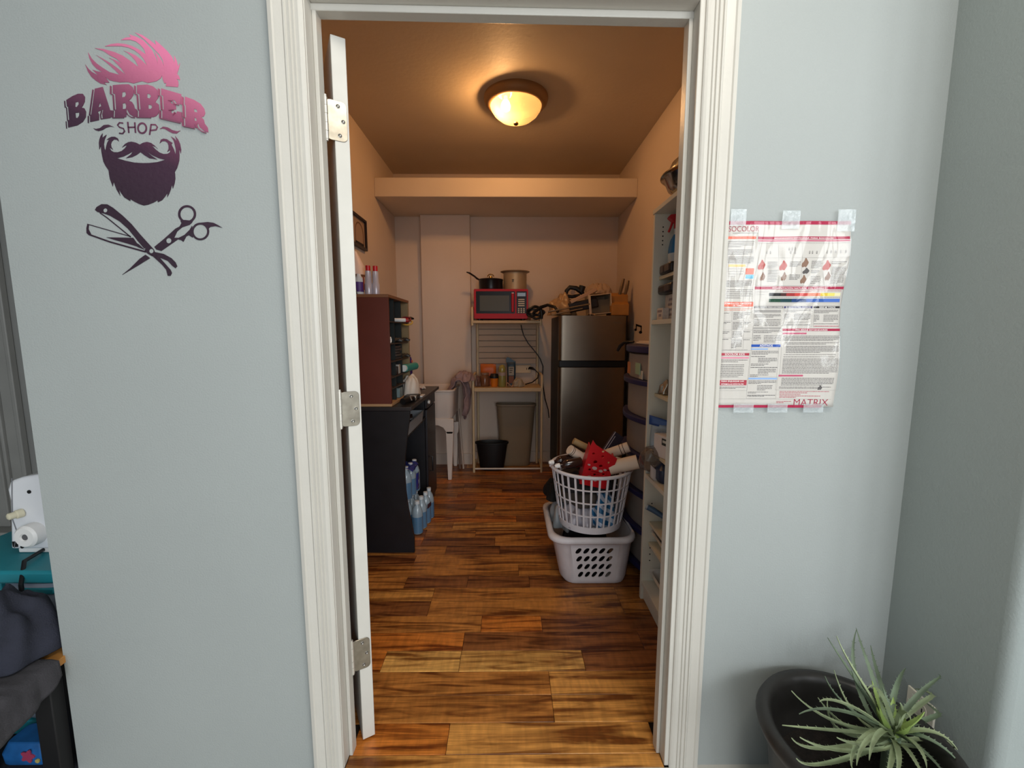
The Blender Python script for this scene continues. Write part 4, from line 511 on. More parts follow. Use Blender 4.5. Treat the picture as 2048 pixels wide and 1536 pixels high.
m = MB(); m.lathe([(.009, .0302), (.009, .0312), (0, .0312)], T=RT((-1.435, .190, .598), rx=PI/2), n=14); obj('hub_hole', m, M('grey hub', '#5b5a5c', .5), w_)
m = MB(); m.lathe([(.013, 0), (.013, .014), (.010, .016), (.010, .030), (.006, .033), (0, .033)], T=RT((-1.468, .190, .661), rx=PI/2, rz=-.3), n=16); obj('winder_pin', m, M('yellowed plastic', '#cfc8ae', .5), sm)
m = MB(); m.tube([(-1.483, .1885, .77), (-1.490, .1885, .72), (-1.499, .1885, .64), (-1.491, .1885, .60), (-1.506, .1885, .55)], .0012, 6); obj('shell_seam', m, M('seam grey', '#77787c', .6), sm)
m = MB(); m.box(-1.510, -1.495, .1880, .1900, .553, .570); obj('socket', m, DARKGAP, sm)
m = MB(); m.lathe([(.0055, 0), (.0055, .002), (0, .002)], T=RT((-1.438, .1895, .727), rx=PI/2), n=12); m.lathe([(.005, 0), (.005, .002), (0, .002)], T=RT((-1.482, .1895, .553), rx=PI/2), n=12); obj('screw_hole', m, DARKGAP, sm, kind='stuff')
m = MB(); m.tube([(-1.45, .26, .536), (-1.40, .12, .545), (-1.365, .075, .50), (-1.36, .07, .43), (-1.355, .06, .36)], .0055, 8)
tag(obj('power_cord', m, BLACKP, loc=(-1.36, .07, .36)), 'black cord hanging over the front of the teal cart', 'cord')
m = MB(); m.prism([rrect(-1.80, -1.196, -.30, .70, .02)], lambda a, b, d: (a, b, d), .0005, .0055)
tag(obj('floor_dark_sheet', m, M('dark navy sheet', '#1b1d26', .9, nscale=30, namt=.3), loc=(-1.5, .2, 0)), 'dark navy sheet added as dark floor under the stool and the teal cart', 'mat')  # thin sheet added to darken the pale floor in this corner
WOODO = M('orange stool wood', '#b07a3e', .5, nscale=8, namt=.15); BLKWD = M('black stool wood', '#141314', .6)
stl = thing('stool', 'low stool with an orange wood seat and black legs at the far left edge', 'stool', (-1.33, -.05, 0))
m = MB(); m.prism([rrect(-1.46, -1.185, -.19, .085, .03)], lambda a, b, d: (a, b, d), .325, .345); obj('seat', m, WOODO, stl, bev=.003)
for x, y in ((-1.225, -.015), (-1.43, -.015), (-1.43, -.16), (-1.24, .055)):
    m = MB(); m.box(x-.024, x+.024, y-.017, y+.017, .0056, .325); obj('leg', m, BLKWD, stl, bev=.003)
NAVY = M('navy cloth', '#2a2c38', .9, nscale=20, namt=.2, bump=.3, bscale=300); CHAR = M('charcoal cloth', '#3d3b3f', .92, nscale=20, namt=.2, bump=.3, bscale=300)
def heap(name, mat, c, rx, ry, h, seed, lab, cat, nf=7, ridg=.25, sq=1.0):
    def f(u, v):
        a = 2*PI*u; r = math.sin(v*PI/2)**.8; fold = 1+ridg*nz(math.cos(a)*2.2+seed, math.sin(a)*2.2+v*2.2)+.5*ridg*math.sin(a*nf+seed+v*3)*v
        z = h*(1-v**2.2)*(1+ridg*1.1*nz(math.cos(a)*r*3+seed*2, math.sin(a)*r*3, seed)) 
        return (c[0]+rx*r*fold*math.cos(a), c[1]+ry*r*fold*math.sin(a), c[2]+max(0, z)+.006*abs(nz(u*20, v*9, seed)))
    mb = MB(); mb.surf(f, 44, 16, True); return tag(obj(name, mb, mat, loc=c, solid=.003, sub=1, angle=80), lab, cat)
# folded dark garment hanging over the stool's front edge
m = MB()
def drape(u, v):
    y = -.20+.175*u; s_ = v*.36
    if s_ < .2: x, z = -1.42+s_*1.2, .3525+.010*abs(nz(u*5, v*4))
    else: x, z = -1.176+.008*abs(math.sin(u*9))*(s_-.2)*6, .352-(s_-.2)*(.62-.35*u**2)
    return (x+.003*abs(math.sin(u*13)), y, z)
m.surf(drape, 36, 22)
tag(obj('folded_cloth', m, CHAR, loc=(-1.34, -.06, .345), solid=.003, angle=80), 'charcoal cloth draped flat over the stool seat, under the navy garment', 'cloth')
heap('garment', NAVY, (-1.315, -.02, .358), .098, .095, .16, 2.3, 'crumpled navy garment heaped on top of the stool', 'clothes', 6, .32)
BAGB = M('blue print bag', '#1f5f9e', .5, nscale=25, namt=.25)
bg = thing('printed_bag', 'blue printed bag with a red flower patch on the floor under the stool', 'bag', (-1.345, .045, .006))
m = MB(); loft(m, [[(x, y, z) for x, y in rrect(-1.400+i, -1.288-i, .008+i, .078-i, .015)] for z, i in ((.0062, 0), (.015, -.004), (.045, -.006), (.072, .004))], True, True); obj('bag_body', m, BAGB, bg, bev=.003)
m = MB(); m.prism([[(-1.325+.016*math.cos(a)*(1+.25*math.cos(5*a)), .042+.016*math.sin(a)*(1+.25*math.cos(5*a))) for a in [2*PI*i/30 for i in range(30)]]], lambda a, b, d: (a, d, b), -.0005, .0022); obj('flower_patch', m, M('red print', '#a03a58', .6), bg, smooth=False)
m = MB(); m.prism([[(-1.300+.006*math.cos(2*PI*i/12), .028+.006*math.sin(2*PI*i/12)) for i in range(12)]], lambda a, b, d: (a, d, b), -.0005, .0022); obj('yellow_dot', m, M('yellow print', '#b8a860', .6), bg, smooth=False)

# ---------------------------------------------------------------- ceiling light
cl = thing('ceiling_light', 'round flush ceiling light with a bronze pan and frosted glass bowl', 'light', (.045, 1.62, 2.57))
m = MB(); m.lathe([(.186, 0), (.188, -.012), (.184, -.026), (.170, -.042), (.158, -.050), (.150, -.050), (.150, -.030), (.14, -.012), (0, -.010)], (.045, 1.62, 2.57), 64); obj('pan', m, M('bronze pan', '#96734f', .5, .25), cl, angle=50)
mt = bpy.data.materials.new('frosted alabaster glass'); mt.use_nodes = True; nt = mt.node_tree; nt.nodes.remove(nt.nodes['Principled BSDF']); N = nt.nodes.new; L = nt.links.new
out = nt.nodes['Material Output']; tr = N('ShaderNodeBsdfTransparent'); tr.inputs[0].default_value = (1, .93, .80, 1); tl = N('ShaderNodeBsdfTranslucent'); tl.inputs[0].default_value = (.058, .047, .026, 1); gl = N('ShaderNodeBsdfGlossy'); gl.inputs['Roughness'].default_value = .1
nn = N('ShaderNodeTexNoise'); nn.inputs['Scale'].default_value = 14; nn.inputs['Detail'].default_value = 3; rp = N('ShaderNodeMapRange'); rp.inputs['To Min'].default_value = .62; rp.inputs['To Max'].default_value = .86; L(nn.outputs['Fac'], rp.inputs['Value'])
m1 = N('ShaderNodeMixShader'); L(rp.outputs[0], m1.inputs[0]); L(tr.outputs[0], m1.inputs[1]); L(tl.outputs[0], m1.inputs[2])
m2 = N('ShaderNodeMixShader'); m2.inputs[0].default_value = .05; L(m1.outputs[0], m2.inputs[1]); L(gl.outputs[0], m2.inputs[2]); L(m2.outputs[0], out.inputs['Surface'])
m = MB(); m.lathe([(.149, -.036), (.150, -.050), (.145, -.066), (.128, -.091), (.098, -.115), (.06, -.131), (.02, -.138), (0, -.1385)], (.045, 1.62, 2.57), 56); obj('glass_bowl', m, mt, cl, angle=80)
m = MB(); m.lathe([(.005, -.134), (.013, -.139), (.015, -.146), (.010, -.153), (0, -.156)], (.045, 1.62, 2.57), 20); obj('finial', m, M('bronze finial', '#7a6244', .4, .7), cl)
m = MB(); m.lathe([(.010, -.012), (.012, -.03), (.024, -.05), (.029, -.068), (.024, -.086), (.010, -.094), (0, -.096)], (-.015, 1.585, 2.57), 20); obj('bulb', m, M('lit bulb', '#ffffff', .5, emit='#ffd9a0', estr=30), cl)
point_light('bulb_light', (-.020, 1.585, 2.50), 108, (1, .56, .25), .045)
# ---------------------------------------------------------------- utility sink, towel, rods
SINK = M('white sink plastic', '#dcd0c6', .45, nscale=5, namt=.04)
sk = thing('utility_sink', 'white freestanding laundry sink on tapered legs behind the black desk', 'sink', (-.70, 2.53, 0))
def rr3(x0, x1, y0, y1, r, z): return [(x, y, z) for x, y in rrect(x0, x1, y0, y1, r)]
m = MB()
loft(m, [rr3(-.925, -.465, 2.345, 2.72, .04, .500), rr3(-.94, -.452, 2.33, 2.735, .05, .53), rr3(-.948, -.443, 2.322, 2.742, .05, .728), rr3(-.958, -.433, 2.312, 2.752, .05, .734), rr3(-.958, -.433, 2.312, 2.752, .05, .746), rr3(-.945, -.446, 2.325, 2.739, .045, .748), rr3(-.935, -.456, 2.335, 2.729, .045, .735), rr3(-.92, -.475, 2.35, 2.715, .05, .53), rr3(-.90, -.49, 2.37, 2.70, .05, .515)], True, True)
obj('basin', m, SINK, sk, angle=35)
m = MB(); m.prism([[(-.94, .512), (-.445, .512), (-.447, .40), (-.452, .39), (-.505, .39), (-.512, .41), (-.53, .437), (-.565, .455), (-.62, .462), (-.76, .462), (-.82, .455), (-.87, .437), (-.89, .41), (-.90, .39), (-.94, .39)]], lambda a, b, d: (a, d, b), 2.326, 2.350); obj('apron', m, SINK, sk, bev=.004)
for x0, x1, xb0, xb1, y in ((-.508, -.447, -.497, -.468, 2.326), (-.508, -.447, -.497, -.468, 2.69), (-.94, -.88, -.92, -.89, 2.326), (-.94, -.88, -.92, -.89, 2.69)):
    m = MB(); m.prism([[(x0, .41), (x1, .41), (xb1, 0), (xb0, 0)]], lambda a, b, d: (a, d, b), y, y+.045); obj('leg', m, SINK, sk, bev=.005)
TOW = M('dusty pink towel', '#a28a8a', .95, nscale=30, namt=.15, bump=.4, bscale=250)
m = MB()
def towel(u, v):
    y = 2.42+.30*u; f = .016*math.sin(u*17+v*2)+.012*nz(u*6, v*5)
    if v < .3: x, z = -.52+.06*(v/.3), .69+.09*(v/.3)
    elif v < .45: k = (v-.3)/.15; a = PI*(1-k); x, z = -.425+.04*math.cos(a), .775+.045*math.sin(a)+.02*math.sin(u*8)
    else: k = (v-.45)/.55; x, z = -.388+.03*math.sin(k*3)*(.4+u)+.01, .775-k*(.14+.17*math.sin(PI*min(1, u*1.15))**.7+.05*nz(u*5, 3))
    return (x+f*.9, y+.01*nz(v*4, u*3), z)
m.surf(towel, 44, 34); tag(obj('towel', m, TOW, loc=(-.42, 2.57, .75), solid=.006, angle=80), 'crumpled dusty pink towel hung over the right rim of the white sink', 'towel')
heap('towel', TOW, (-.375, 2.52, .80), .075, .10, .075, 5.1, 'bunched grey pink towel lying on top at the sink right rim', 'towel', 5, .35)
m = MB(); m.cyl((-.402, 2.62, .0), (-.452, 2.74, .52), .009, .009, 10); tag(obj('rod', m, M('pale rod', '#b9a99c', .5), loc=(-.402, 2.62, 0)), 'long pale rod leaning behind the right leg of the sink, its foot nearest the cart', 'rod')
m = MB(); m.cyl((-.432, 2.62, .0), (-.470, 2.745, .50), .008, .008, 10); tag(obj('rod', m, M('brown grey rod', '#6f5d52', .5), loc=(-.432, 2.62, 0)), 'thin brownish rod leaning beside the longer pale rod behind the sink', 'rod')

# ---------------------------------------------------------------- microwave cart
CRM = M('cream painted metal', '#d2bd98', .45); CTOP = M('cream worktop', '#c9ae86', .5, nscale=6, namt=.06)
mc = thing('microwave_cart', 'cream tubular metal cart with shelves holding the red microwave', 'cart', (-.01, 2.65, 0))
for s_, x in ((1, -.300), (-1, .283)):
    m = MB(); m.tube([(x, 2.522, 0), (x, 2.522, .70), (x, 2.522, .80), (x, 2.530, .825), (x, 2.55, .838), (x, 2.60, .842), (x, 2.78, .842)], [.0105]*7, 12); obj('front_leg', m, CRM, mc)
    xu = x+.022*s_
    m = MB(); m.tube([(xu, 2.785, 0), (xu, 2.785, 1.38)], .011, 12); obj('upright', m, CRM, mc)
    xs = x if s_ > 0 else .268
    m = MB(); m.tube([(xs, 2.512, 1.262), (xs, 2.512, 1.395), (xs, 2.522, 1.405), (xs, 2.56, 1.408), (xs, 2.79, 1.408)], .0105, 12); obj('shelf_guard', m, CRM, mc)
    m = MB(); m.tube([(x, 2.522, .032), (x, 2.785, .032)], .008, 10); obj('side_rail', m, CRM, mc)
m = MB(); m.box(-.298, .266, 2.50, 2.795, 1.280, 1.303); obj('shelf', m, CTOP, mc, bev=.003)
m = MB(); m.box(-.292, .278, 2.50, 2.80, .708, .742); obj('shelf', m, CTOP, mc, bev=.004)
m = MB(); m.cyl((-.29, 2.522, .032), (.275, 2.522, .032), .0075, n=10); obj('foot_rail', m, M('white foot rail', '#ddd6cc', .4), mc)
for i in range(7):
    z = .925+.052*i; m = MB(); m.box(-.272, .248, 2.790, 2.800, z, z+.046); obj('slat', m, M('cart slat', '#c9ad92', .6, nscale=4, namt=.05), mc, bev=.002)
# microwave
RED = M('red microwave enamel', '#b0101f', .42, spec=.25); GLS = M('dark microwave glass', '#15110e', .3, spec=.2)
mw = thing('microwave', 'red countertop microwave with black door and white keypad on the cart', 'microwave', (-.06, 2.63, 1.303))
x0, x1, z0, z1, yf = -.284, .161, 1.317, 1.557, 2.49
m = MB(); m.box(x0, x1, yf+.02, 2.79, z0, z1); obj('case', m, RED, mw, bev=.005)
m = MB(); m.prism([rrect(x0, x1, z0, z1, .01), rrect(x0+.018, .054, z0+.042, z1-.018, .006), rrect(.066, x1-.012, z0+.042, z1-.018, .004)], lambda a, b, d: (a, d, b), yf, yf+.02); obj('front_frame', m, RED, mw, bev=.002)
m = MB(); m.box(x0+.0185, .0535, yf+.004, yf+.02, z0+.0425, z1-.0185); d = obj('door_glass', m, GLS, mw)
m = MB(); m.box(-.236, .006, yf+.0028, yf+.004, z0+.062, z1-.052); obj('window_mesh', m, M('microwave window', '#4e4d42', .35, spec=.25), d)
m = MB(); m.box(.024, .046, yf-.012, yf+.003, z0+.052, z1-.028); h = obj('handle', m, RED, d, bev=.005)
m = MB(); m.box(.026, .044, yf-.0128, yf-.011, z1-.036, z1-.030); obj('pale_strip', m, M('pale handle strip', '#d8c9c4', .3), h)  # narrow pale strip across the top of the handle
m = MB(); m.box(.0665, x1-.0125, yf+.003, yf+.02, z0+.0425, z1-.0185); cp = obj('control_panel', m, M('black panel', '#16110d', .35, spec=.25), mw)
m = MB(); m.box(.073, .140, yf+.0018, yf+.0031, z1-.058, z1-.030); obj('display', m, M('display glass', '#2b2a22', .1), cp)
KEY = M('pale keys', '#cfc3b0', .5)
for i in range(4):
    m = MB(); m.box(.080, .132, yf+.0005, yf+.0031, 1.468-.0165*i, 1.477-.0165*i); obj('button', m, KEY, cp, bev=.001)
for i in range(4):
    for j in range(3):
        m = MB(); cx, cz = .084+.0215*j, 1.398-.0145*i; m.box(cx-.0065, cx+.0065, yf+.0005, yf+.0031, cz-.0045, cz+.0045); obj('button', m, KEY, cp, bev=.001)
for x in (-.24, .12):
    for y in (2.52, 2.75):
        m = MB(); m.cyl((x, y, 1.3035), (x, y, 1.319), .014, n=12); obj('foot', m, BLACKP, mw)
# pots on the microwave
sp = thing('saucepan', 'black lidded saucepan with a raised handle on top of the microwave', 'pan', (-.15, 2.64, 1.557))
m = MB(); m.lathe([(.088, 1.5575), (.097, 1.562), (.100, 1.575), (.102, 1.640), (.106, 1.645), (.100, 1.646), (.096, 1.60), (0, 1.585)], (-.15, 2.64, 0), 40); obj('pan_body', m, M('black enamel', '#131316', .3), sp)
m = MB(); m.lathe([(.104, 1.6465), (.103, 1.651), (.06, 1.660), (.02, 1.664), (0, 1.664)], (-.15, 2.64, 0), 40); l = obj('lid', m, M('glass lid', '#2a2420', .08), sp)
m = MB(); m.tube([(-.15+.026*math.cos(a), 2.62, 1.672+.020*math.sin(a)) for a in [PI*i/12 for i in range(13)]], .0045, 8); m.cyl((-.15, 2.63, 1.662), (-.15, 2.63, 1.678), .017, .012, 12); obj('lid_knob', m, M('brass knob', '#a58a5c', .25, .9), l)
m = MB(); m.tube([(-.238, 2.62, 1.642), (-.265, 2.61, 1.655), (-.285, 2.60, 1.672), (-.325, 2.58, 1.696), (-.348, 2.57, 1.702)], [.011, .014, .0125, .013, .008], 12, flat=.55); obj('handle', m, M('dark handle', '#1d1411', .4), sp)
pt_ = thing('stockpot', 'steel pot with a wide flared rim on top of the microwave', 'pot', (.056, 2.64, 1.557))
m = MB(); m.lathe([(.094, 1.5575), (.098, 1.562), (.098, 1.700), (.124, 1.712), (.124, 1.7155), (.098, 1.708), (.094, 1.70), (.094, 1.565), (0, 1.563)], (.056, 2.64, 0), 48); obj('pot_body', m, M('warm aluminium', '#b09d80', .5, .5), pt_, angle=30)
m = MB(); m.box(.028, .046, 2.538, 2.545, 1.634, 1.640); m.box(.028, .044, 2.538, 2.545, 1.622, 1.6255); obj('rivet', m, M('dark rivet', '#3a2d1c', .5), pt_)
# things on the worktop
z = .742
def pouch(name, lab, cat, mat, x0, x1, y, z0, z1, th, skew=0, loc=None):
    t = thing(name, lab, cat, ((x0+x1)/2, y, z0)); m = MB()
    def f(u, v):
        a = 2*PI*u; k = (1-v**2.5)*.95+.05; c = math.cos(a); s_ = math.sin(a); cx = (x0+x1)/2; hw = (x1-x0)/2
        return (cx+hw*math.copysign(abs(c)**.6, c)*(1+.04*nz(v*5, u*4))+skew*v, y+th*s_*k+.004*nz(u*6, v*7), z0+(z1-z0)*v+.006*nz(c*2, v*3)*v)
    m.surf(f, 32, 14, True); n = 32; m.f.append(tuple(range(n-1, -1, -1))); m.mi.append(0); m.f.append(tuple(13*n+i for i in range(n))); m.mi.append(0)
    obj('pouch', m, mat, t, angle=60); return t
pouch('snack_bag', 'orange snack pouch standing at the back of the cart worktop', 'bag', M('orange foil', '#c8621a', .4), -.250, -.112, 2.74, z+.001, .925, .028)
b = pouch('snack_bag', 'torn blue food bag standing on the cart worktop beside the green bottle', 'bag', M('blue foil', '#1f3b4d', .4), -.012, .062, 2.655, z+.001, .955, .030)
m = MB(); m.box(.000, .048, 2.6205, 2.6235, .835, .91); lb = obj('label', m, M('pale label', '#9c9486', .6), b, bev=.004)
m = MB(); m.box(.000, .046, 2.6203, 2.6233, .765, .83); obj('photo_panel', m, M('brown food print', '#7a4a30', .6), b, bev=.004)
for q in range(3):
    m = MB(); m.box(.008, .040-.006*q, 2.6190, 2.6206, .893-.018*q, .900-.018*q); obj('print_line', m, M('label print', '#3c3a36', .6), lb)
m = MB(); m.prism([[(-.020, .944), (.015, .945), (.062, .93), (.055, .955), (.012, .985), (-.008, .993), (-.022, .98)]], lambda a, b_, d: (a, d, b_), 2.652, 2.658); obj('torn_top', m, M('blue foil', '#1f3b4d', .4), b)
GLJ = M('amber jar glass', '#7a5238', .15, alpha=.8, coat=.5)
j = thing('jar', 'brownish glass jar on the left of the cart worktop', 'jar', (-.205, 2.60, z))
m = MB(); m.lathe([(.040, z+.001), (.044, z+.01), (.044, z+.085), (.034, z+.098), (.034, z+.108), (.030, z+.108), (0, z+.107)], (-.205, 2.60, 0), 28); obj('glass', m, GLJ, j)
m = MB(); m.lathe([(.036, z+.104), (.036, z+.118), (0, z+.119)], (-.205, 2.60, 0), 28); obj('lid', m, M('dull jar lid', '#8c6a52', .5), j)
heap('wrapper', M('clear brown wrap', '#86655c', .3, alpha=.7), (-.262, 2.60, z+.001), .022, .04, .085, 8.2, 'crumpled brownish wrapper between the jar and the left end of the worktop', 'wrapper', 6, .4)
c = thing('cup', 'orange tub with a black lid in front of the orange pouch', 'cup', (-.122, 2.575, z))
m = MB(); m.lathe([(.026, z+.001), (.027, z+.004), (.036, z+.075), (.037, z+.078), (0, z+.078)], (-.122, 2.575, 0), 28); obj('tub', m, M('orange tub', '#d97a1e', .45), c)
m = MB(); m.lathe([(.039, z+.075), (.040, z+.092), (.034, z+.10), (.030, z+.112), (0, z+.113)], (-.122, 2.575, 0), 28); obj('lid', m, BLACKP, c)
c = thing('bottle', 'olive green bottle with a clear domed top on the cart worktop', 'bottle', (-.055, 2.565, z))
m = MB(); m.lathe([(.030, z+.001), (.032, z+.006), (.032, z+.11), (.030, z+.12), (0, z+.12)], (-.055, 2.565, 0), 28); obj('body', m, M('olive bottle', '#8d8648', .3), c)
m = MB(); m.lathe([(.0325, z+.098), (.0328, z+.124), (.031, z+.126), (0, z+.126)], (-.055, 2.565, 0), 28); obj('label', m, M('pink white label', '#a8938a', .5), c)
m = MB(); m.lathe([(.028, z+.125), (.030, z+.135), (.030, z+.160), (.022, z+.182), (.010, z+.190), (0, z+.191)], (-.055, 2.565, 0), 28); obj('dome_cap', m, M('clear olive dome', '#a59a52', .1, alpha=.85, coat=1), c)
m = MB(); m.surf(lambda u, v: (-.025+.06*u+.02*v, 2.525+.06*v, z+.004+.022*abs(nz(u*3+1, v*3))+.028*max(0, math.sin(u*4+v*3))), 12, 12)
tag(obj('napkin', m, M('tan napkin', '#c9a184', .9), loc=(.01, 2.55, z), solid=.002), 'crumpled tan napkin at the front of the cart worktop', 'napkin')
heap('tissue', M('mottled tissue', '#a99a84', .8), (.085, 2.585, z+.001), .05, .045, .062, 11.4, 'crumpled pale tissue in the middle right of the cart worktop', 'tissue', 5, .4)
po_ = thing('outlet_strip', 'white surface mounted outlet behind the cart worktop with a plug in it', 'outlet', (.13, 2.837, .875))
m = MB(); m.box(.045, .205, 2.803, 2.822, .838, .910); m.box(.05, .20, 2.8215, 2.8365, .845, .905); obj('box', m, M('white outlet box', '#d8c09c', .5), po_, bev=.003)
for x in (.165, .182):
    m = MB(); m.box(x-.003, x+.003, 2.8018, 2.8032, .868, .886); obj('slot', m, DARKGAP, po_)
m = MB(); m.tube([(.190, 2.79, .885), (.215, 2.765, .884), (.24, 2.755, .87), (.268, 2.75, .84), (.262, 2.74, .80), (.21, 2.70, .765), (.15, 2.66, .752)], [.012, .012]+[.0048]*5, 10)
tag(obj('power_cord', m, BLACKP, loc=(.2, 2.77, .85)), 'black cord with a plug looping from the outlet across the worktop', 'cord')
m = MB(); m.tube([(.112, 2.795, 1.275), (.118, 2.775, 1.24), (.135, 2.765, 1.18), (.175, 2.76, 1.11), (.25, 2.765, 1.02), (.285, 2.77, .97), (.312, 2.77, .90), (.305, 2.76, .80), (.318, 2.78, .70), (.335, 2.80, .60), (.365, 2.81, .50), (.375, 2.82, .42)], .0045, 8)
tag(obj('power_cord', m, BLACKP, loc=(.112, 2.79, 1.27)), 'long black cord falling from the microwave behind the cart right post', 'cord')
# bins under the cart
BINM = M('taupe bin plastic', '#8c7a62', .5, nscale=4, namt=.05)
tb = thing('trash_bin', 'tall taupe plastic waste bin under the cart worktop', 'bin', (.06, 2.745, 0))
m = MB(); loft(m, [rr3(-.066, .190, 2.69, 2.80, .05, .003), rr3(-.070, .194, 2.687, 2.803, .05, .02), rr3(-.108, .240, 2.675, 2.815, .055, .545), rr3(-.116, .248, 2.668, 2.818, .06, .552), rr3(-.116, .248, 2.668, 2.818, .06, .568), rr3(-.110, .242, 2.673, 2.813, .055, .568), rr3(-.066, .19, 2.69, 2.80, .05, .03)], True, True); obj('bin_body', m, BINM, tb, angle=40)
bb = thing('bucket', 'small black tub on the floor in front of the taupe bin', 'bucket', (-.147, 2.60, 0))
m = MB(); m.lathe([(.100, .003), (.104, .010), (.138, .235), (.147, .238), (.148, .252), (.140, .254), (.134, .24), (.10, .02), (0, .015)], (-.147, 2.600, 0), 40, sy=.47); obj('tub', m, M('black tub', '#0e0e10', .5), bb, angle=40)

# ---------------------------------------------------------------- refrigerator and what lies on it
fr = thing('refrigerator', 'stainless two door top freezer refrigerator against the back wall', 'fridge', (.65, 2.5, 0))
m = MB(); m.box(.387, .918, 2.245, 2.815, .04, 1.332); obj('cabinet', m, M('black fridge cabinet', '#1a1817', .5), fr, bev=.006)
def fdoor(z0, z1):
    m = MB(); pts = [(.384, 2.243), (.384, 2.205)] + [(.384+.03*(1-math.cos(a)), 2.205-.022*math.sin(a)) for a in [PI/2*i/6 for i in range(1, 7)]] + [(.384+.507*t, 2.183-.004*math.sin(PI*t)) for t in [.1+.1*i for i in range(8)]] + [(.893-.03*(1-math.cos(a)), 2.205-.022*math.sin(a)) for a in [PI/2*i/6 for i in range(5, 0, -1)]] + [(.893, 2.205), (.893, 2.243)]
    m.prism([pts], lambda a, b, d: (a, b, d), z0, z1); return m
obj('freezer_door', fdoor(.992, 1.330), STEEL, fr, angle=50); ld = obj('fridge_door', fdoor(.075, .938), STEEL, fr, angle=50)
m = MB(); m.box(.388, .890, 2.200, 2.246, .940, .990); obj('handle_recess', m, M('black recess', '#0a0908', .4), fr, bev=.003)
m = MB(); m.box(.39, .89, 2.21, 2.25, .02, .072); obj('kick_plate', m, BLACKP, fr)
m = MB(); m.box(.79, .85, 2.1808, 2.183, 1.272, 1.282); obj('badge', m, M('fridge badge', '#7d766b', .3, .8), fr)
for x in (.41, .88):
    for y in (2.28, 2.76):
        m = MB(); m.cyl((x, y, 0), (x, y, .045), .016, n=10); obj('foot', m, BLACKP, fr)
z = 1.333
KW = M('knife block wood', '#b07a3a', .5, nscale=10, namt=.15)
kb = thing('knife_block', 'stepped wooden knife block on the right of the fridge top', 'knife block', (.85, 2.31, z))
m = MB(); m.prism([[(2.225, z+.001), (2.225, z+.085), (2.26, z+.10), (2.26, z+.150), (2.30, z+.175), (2.40, z+.175), (2.40, z+.001)]], lambda a, b, d: (d, a, b), .785, .918); obj('block', m, KW, kb, bev=.003)
for x, y, z0, z1, dx, lab in ((.855, 2.285, z+.150, z+.282, .034, 'tall dark handled knife leaning in the knife block, the taller of two'), (.900, 2.285, z+.155, z+.268, .026, 'steel handled knife upright at the right of the knife block')):
    k = thing('knife', lab, 'knife', (x, y, z0)); m = MB(); m.tube([(x, y, z0), (x+dx*.5, y, (z0+z1)/2), (x+dx, y+.01, z1)], [.008, .0105, .008], 10, flat=1.3); obj('handle', m, M('knife handle', '#6f5e4c', .3, .5), k)
    m = MB(); m.box(x-.007, x+.007, y-.001, y+.001, z0-.05, z0+.002); obj('blade', m, CHROME, k)
wb = thing('storage_box', 'white plastic box tipped on its side on the fridge top', 'box', (.735, 2.36, z))
T = RT((.715, 2.345, z+.012), ry=-.10)
m = MB(); W_, H_, D_ = .082, .150, .22
m.box(-W_, -W_+.006, -.11, .11, 0, H_, T); m.box(W_-.006, W_, -.11, .11, 0, H_, T); m.box(-W_, W_, -.11, .11, 0, .006, T); m.box(-W_, W_, -.11, .11, H_-.006, H_, T); m.box(-W_, W_, .104, .11, 0, H_, T); m.box(-W_-.012, -W_, -.112, -.10, -.005, H_+.004, T)
obj('shell', m, M('white box plastic', '#cdb9a2', .5), wb, bev=.002)
m = MB(); m.box(-W_+.007, W_-.007, -.06, -.055, .007, H_-.04, T); obj('inner_panel', m, M('grey inner panel', '#6e6656', .5), wb)
heap('plastic_bag', M('loose clear bag', '#c4a88e', .25, alpha=.75), (.712, 2.34, z+.165), .09, .08, .075, 21.0, 'rumpled clear bag lying over the tipped white box', 'bag', 5, .45)
heap('plastic_bag', M('tan plastic bag', '#b08d66', .3, alpha=.9), (.43, 2.35, z+.004), .10, .08, .14, 31.7, 'rumpled tan plastic bag on the left of the fridge top', 'bag', 6, .5)
T = RT((.575, 2.265, z+.150), ry=-.46); m = MB(); m.box(-.11, .11, -.02, .02, -.014, .014, T); tag(obj('board', m, M('pale board', '#b8957a', .5), loc=(.575, 2.265, z+.13), bev=.004), 'long pale flat bar tilted across the black case on the fridge', 'bar')
T = RT((.575, 2.275, z+.082), ry=-.2); m = MB(); m.box(-.115, .115, -.022, .022, -.04, .035, T); tag(obj('case', m, M('dark case', '#1c171c', .5), loc=(.575, 2.275, z+.03), bev=.01), 'black elongated case lying tilted on the fridge top', 'case')
hd = thing('hair_dryer', 'black looped hair dryer lying on top of the heap on the fridge', 'hair dryer', (.53, 2.36, z+.17))
m = MB(); m.tube([(.447, 2.34, z+.150), (.455, 2.34, z+.195), (.48, 2.34, z+.222), (.53, 2.34, z+.215), (.57, 2.34, z+.19), (.585, 2.34, z+.165)], [.012, .016, .017, .019, .02, .016], 12); obj('body', m, BLACKP, hd)
m = MB(); m.cyl((.567, 2.34, z+.185), (.580, 2.34, z+.232), .024, .026, 14); obj('nozzle', m, BLACKP, hd)
m = MB(); m.tube([(.455, 2.34, z+.155), (.50, 2.34, z+.150), (.56, 2.34, z+.160)], .013, 10); obj('grip', m, BLACKP, hd)
m = MB(); m.lathe([(.018, 0), (.018, .006), (0, .006)], T=RT((.503, 2.325, z+.183), rx=PI/2), n=14); obj('switch_plate', m, M('grey switch', '#8a7a70', .4), hd)
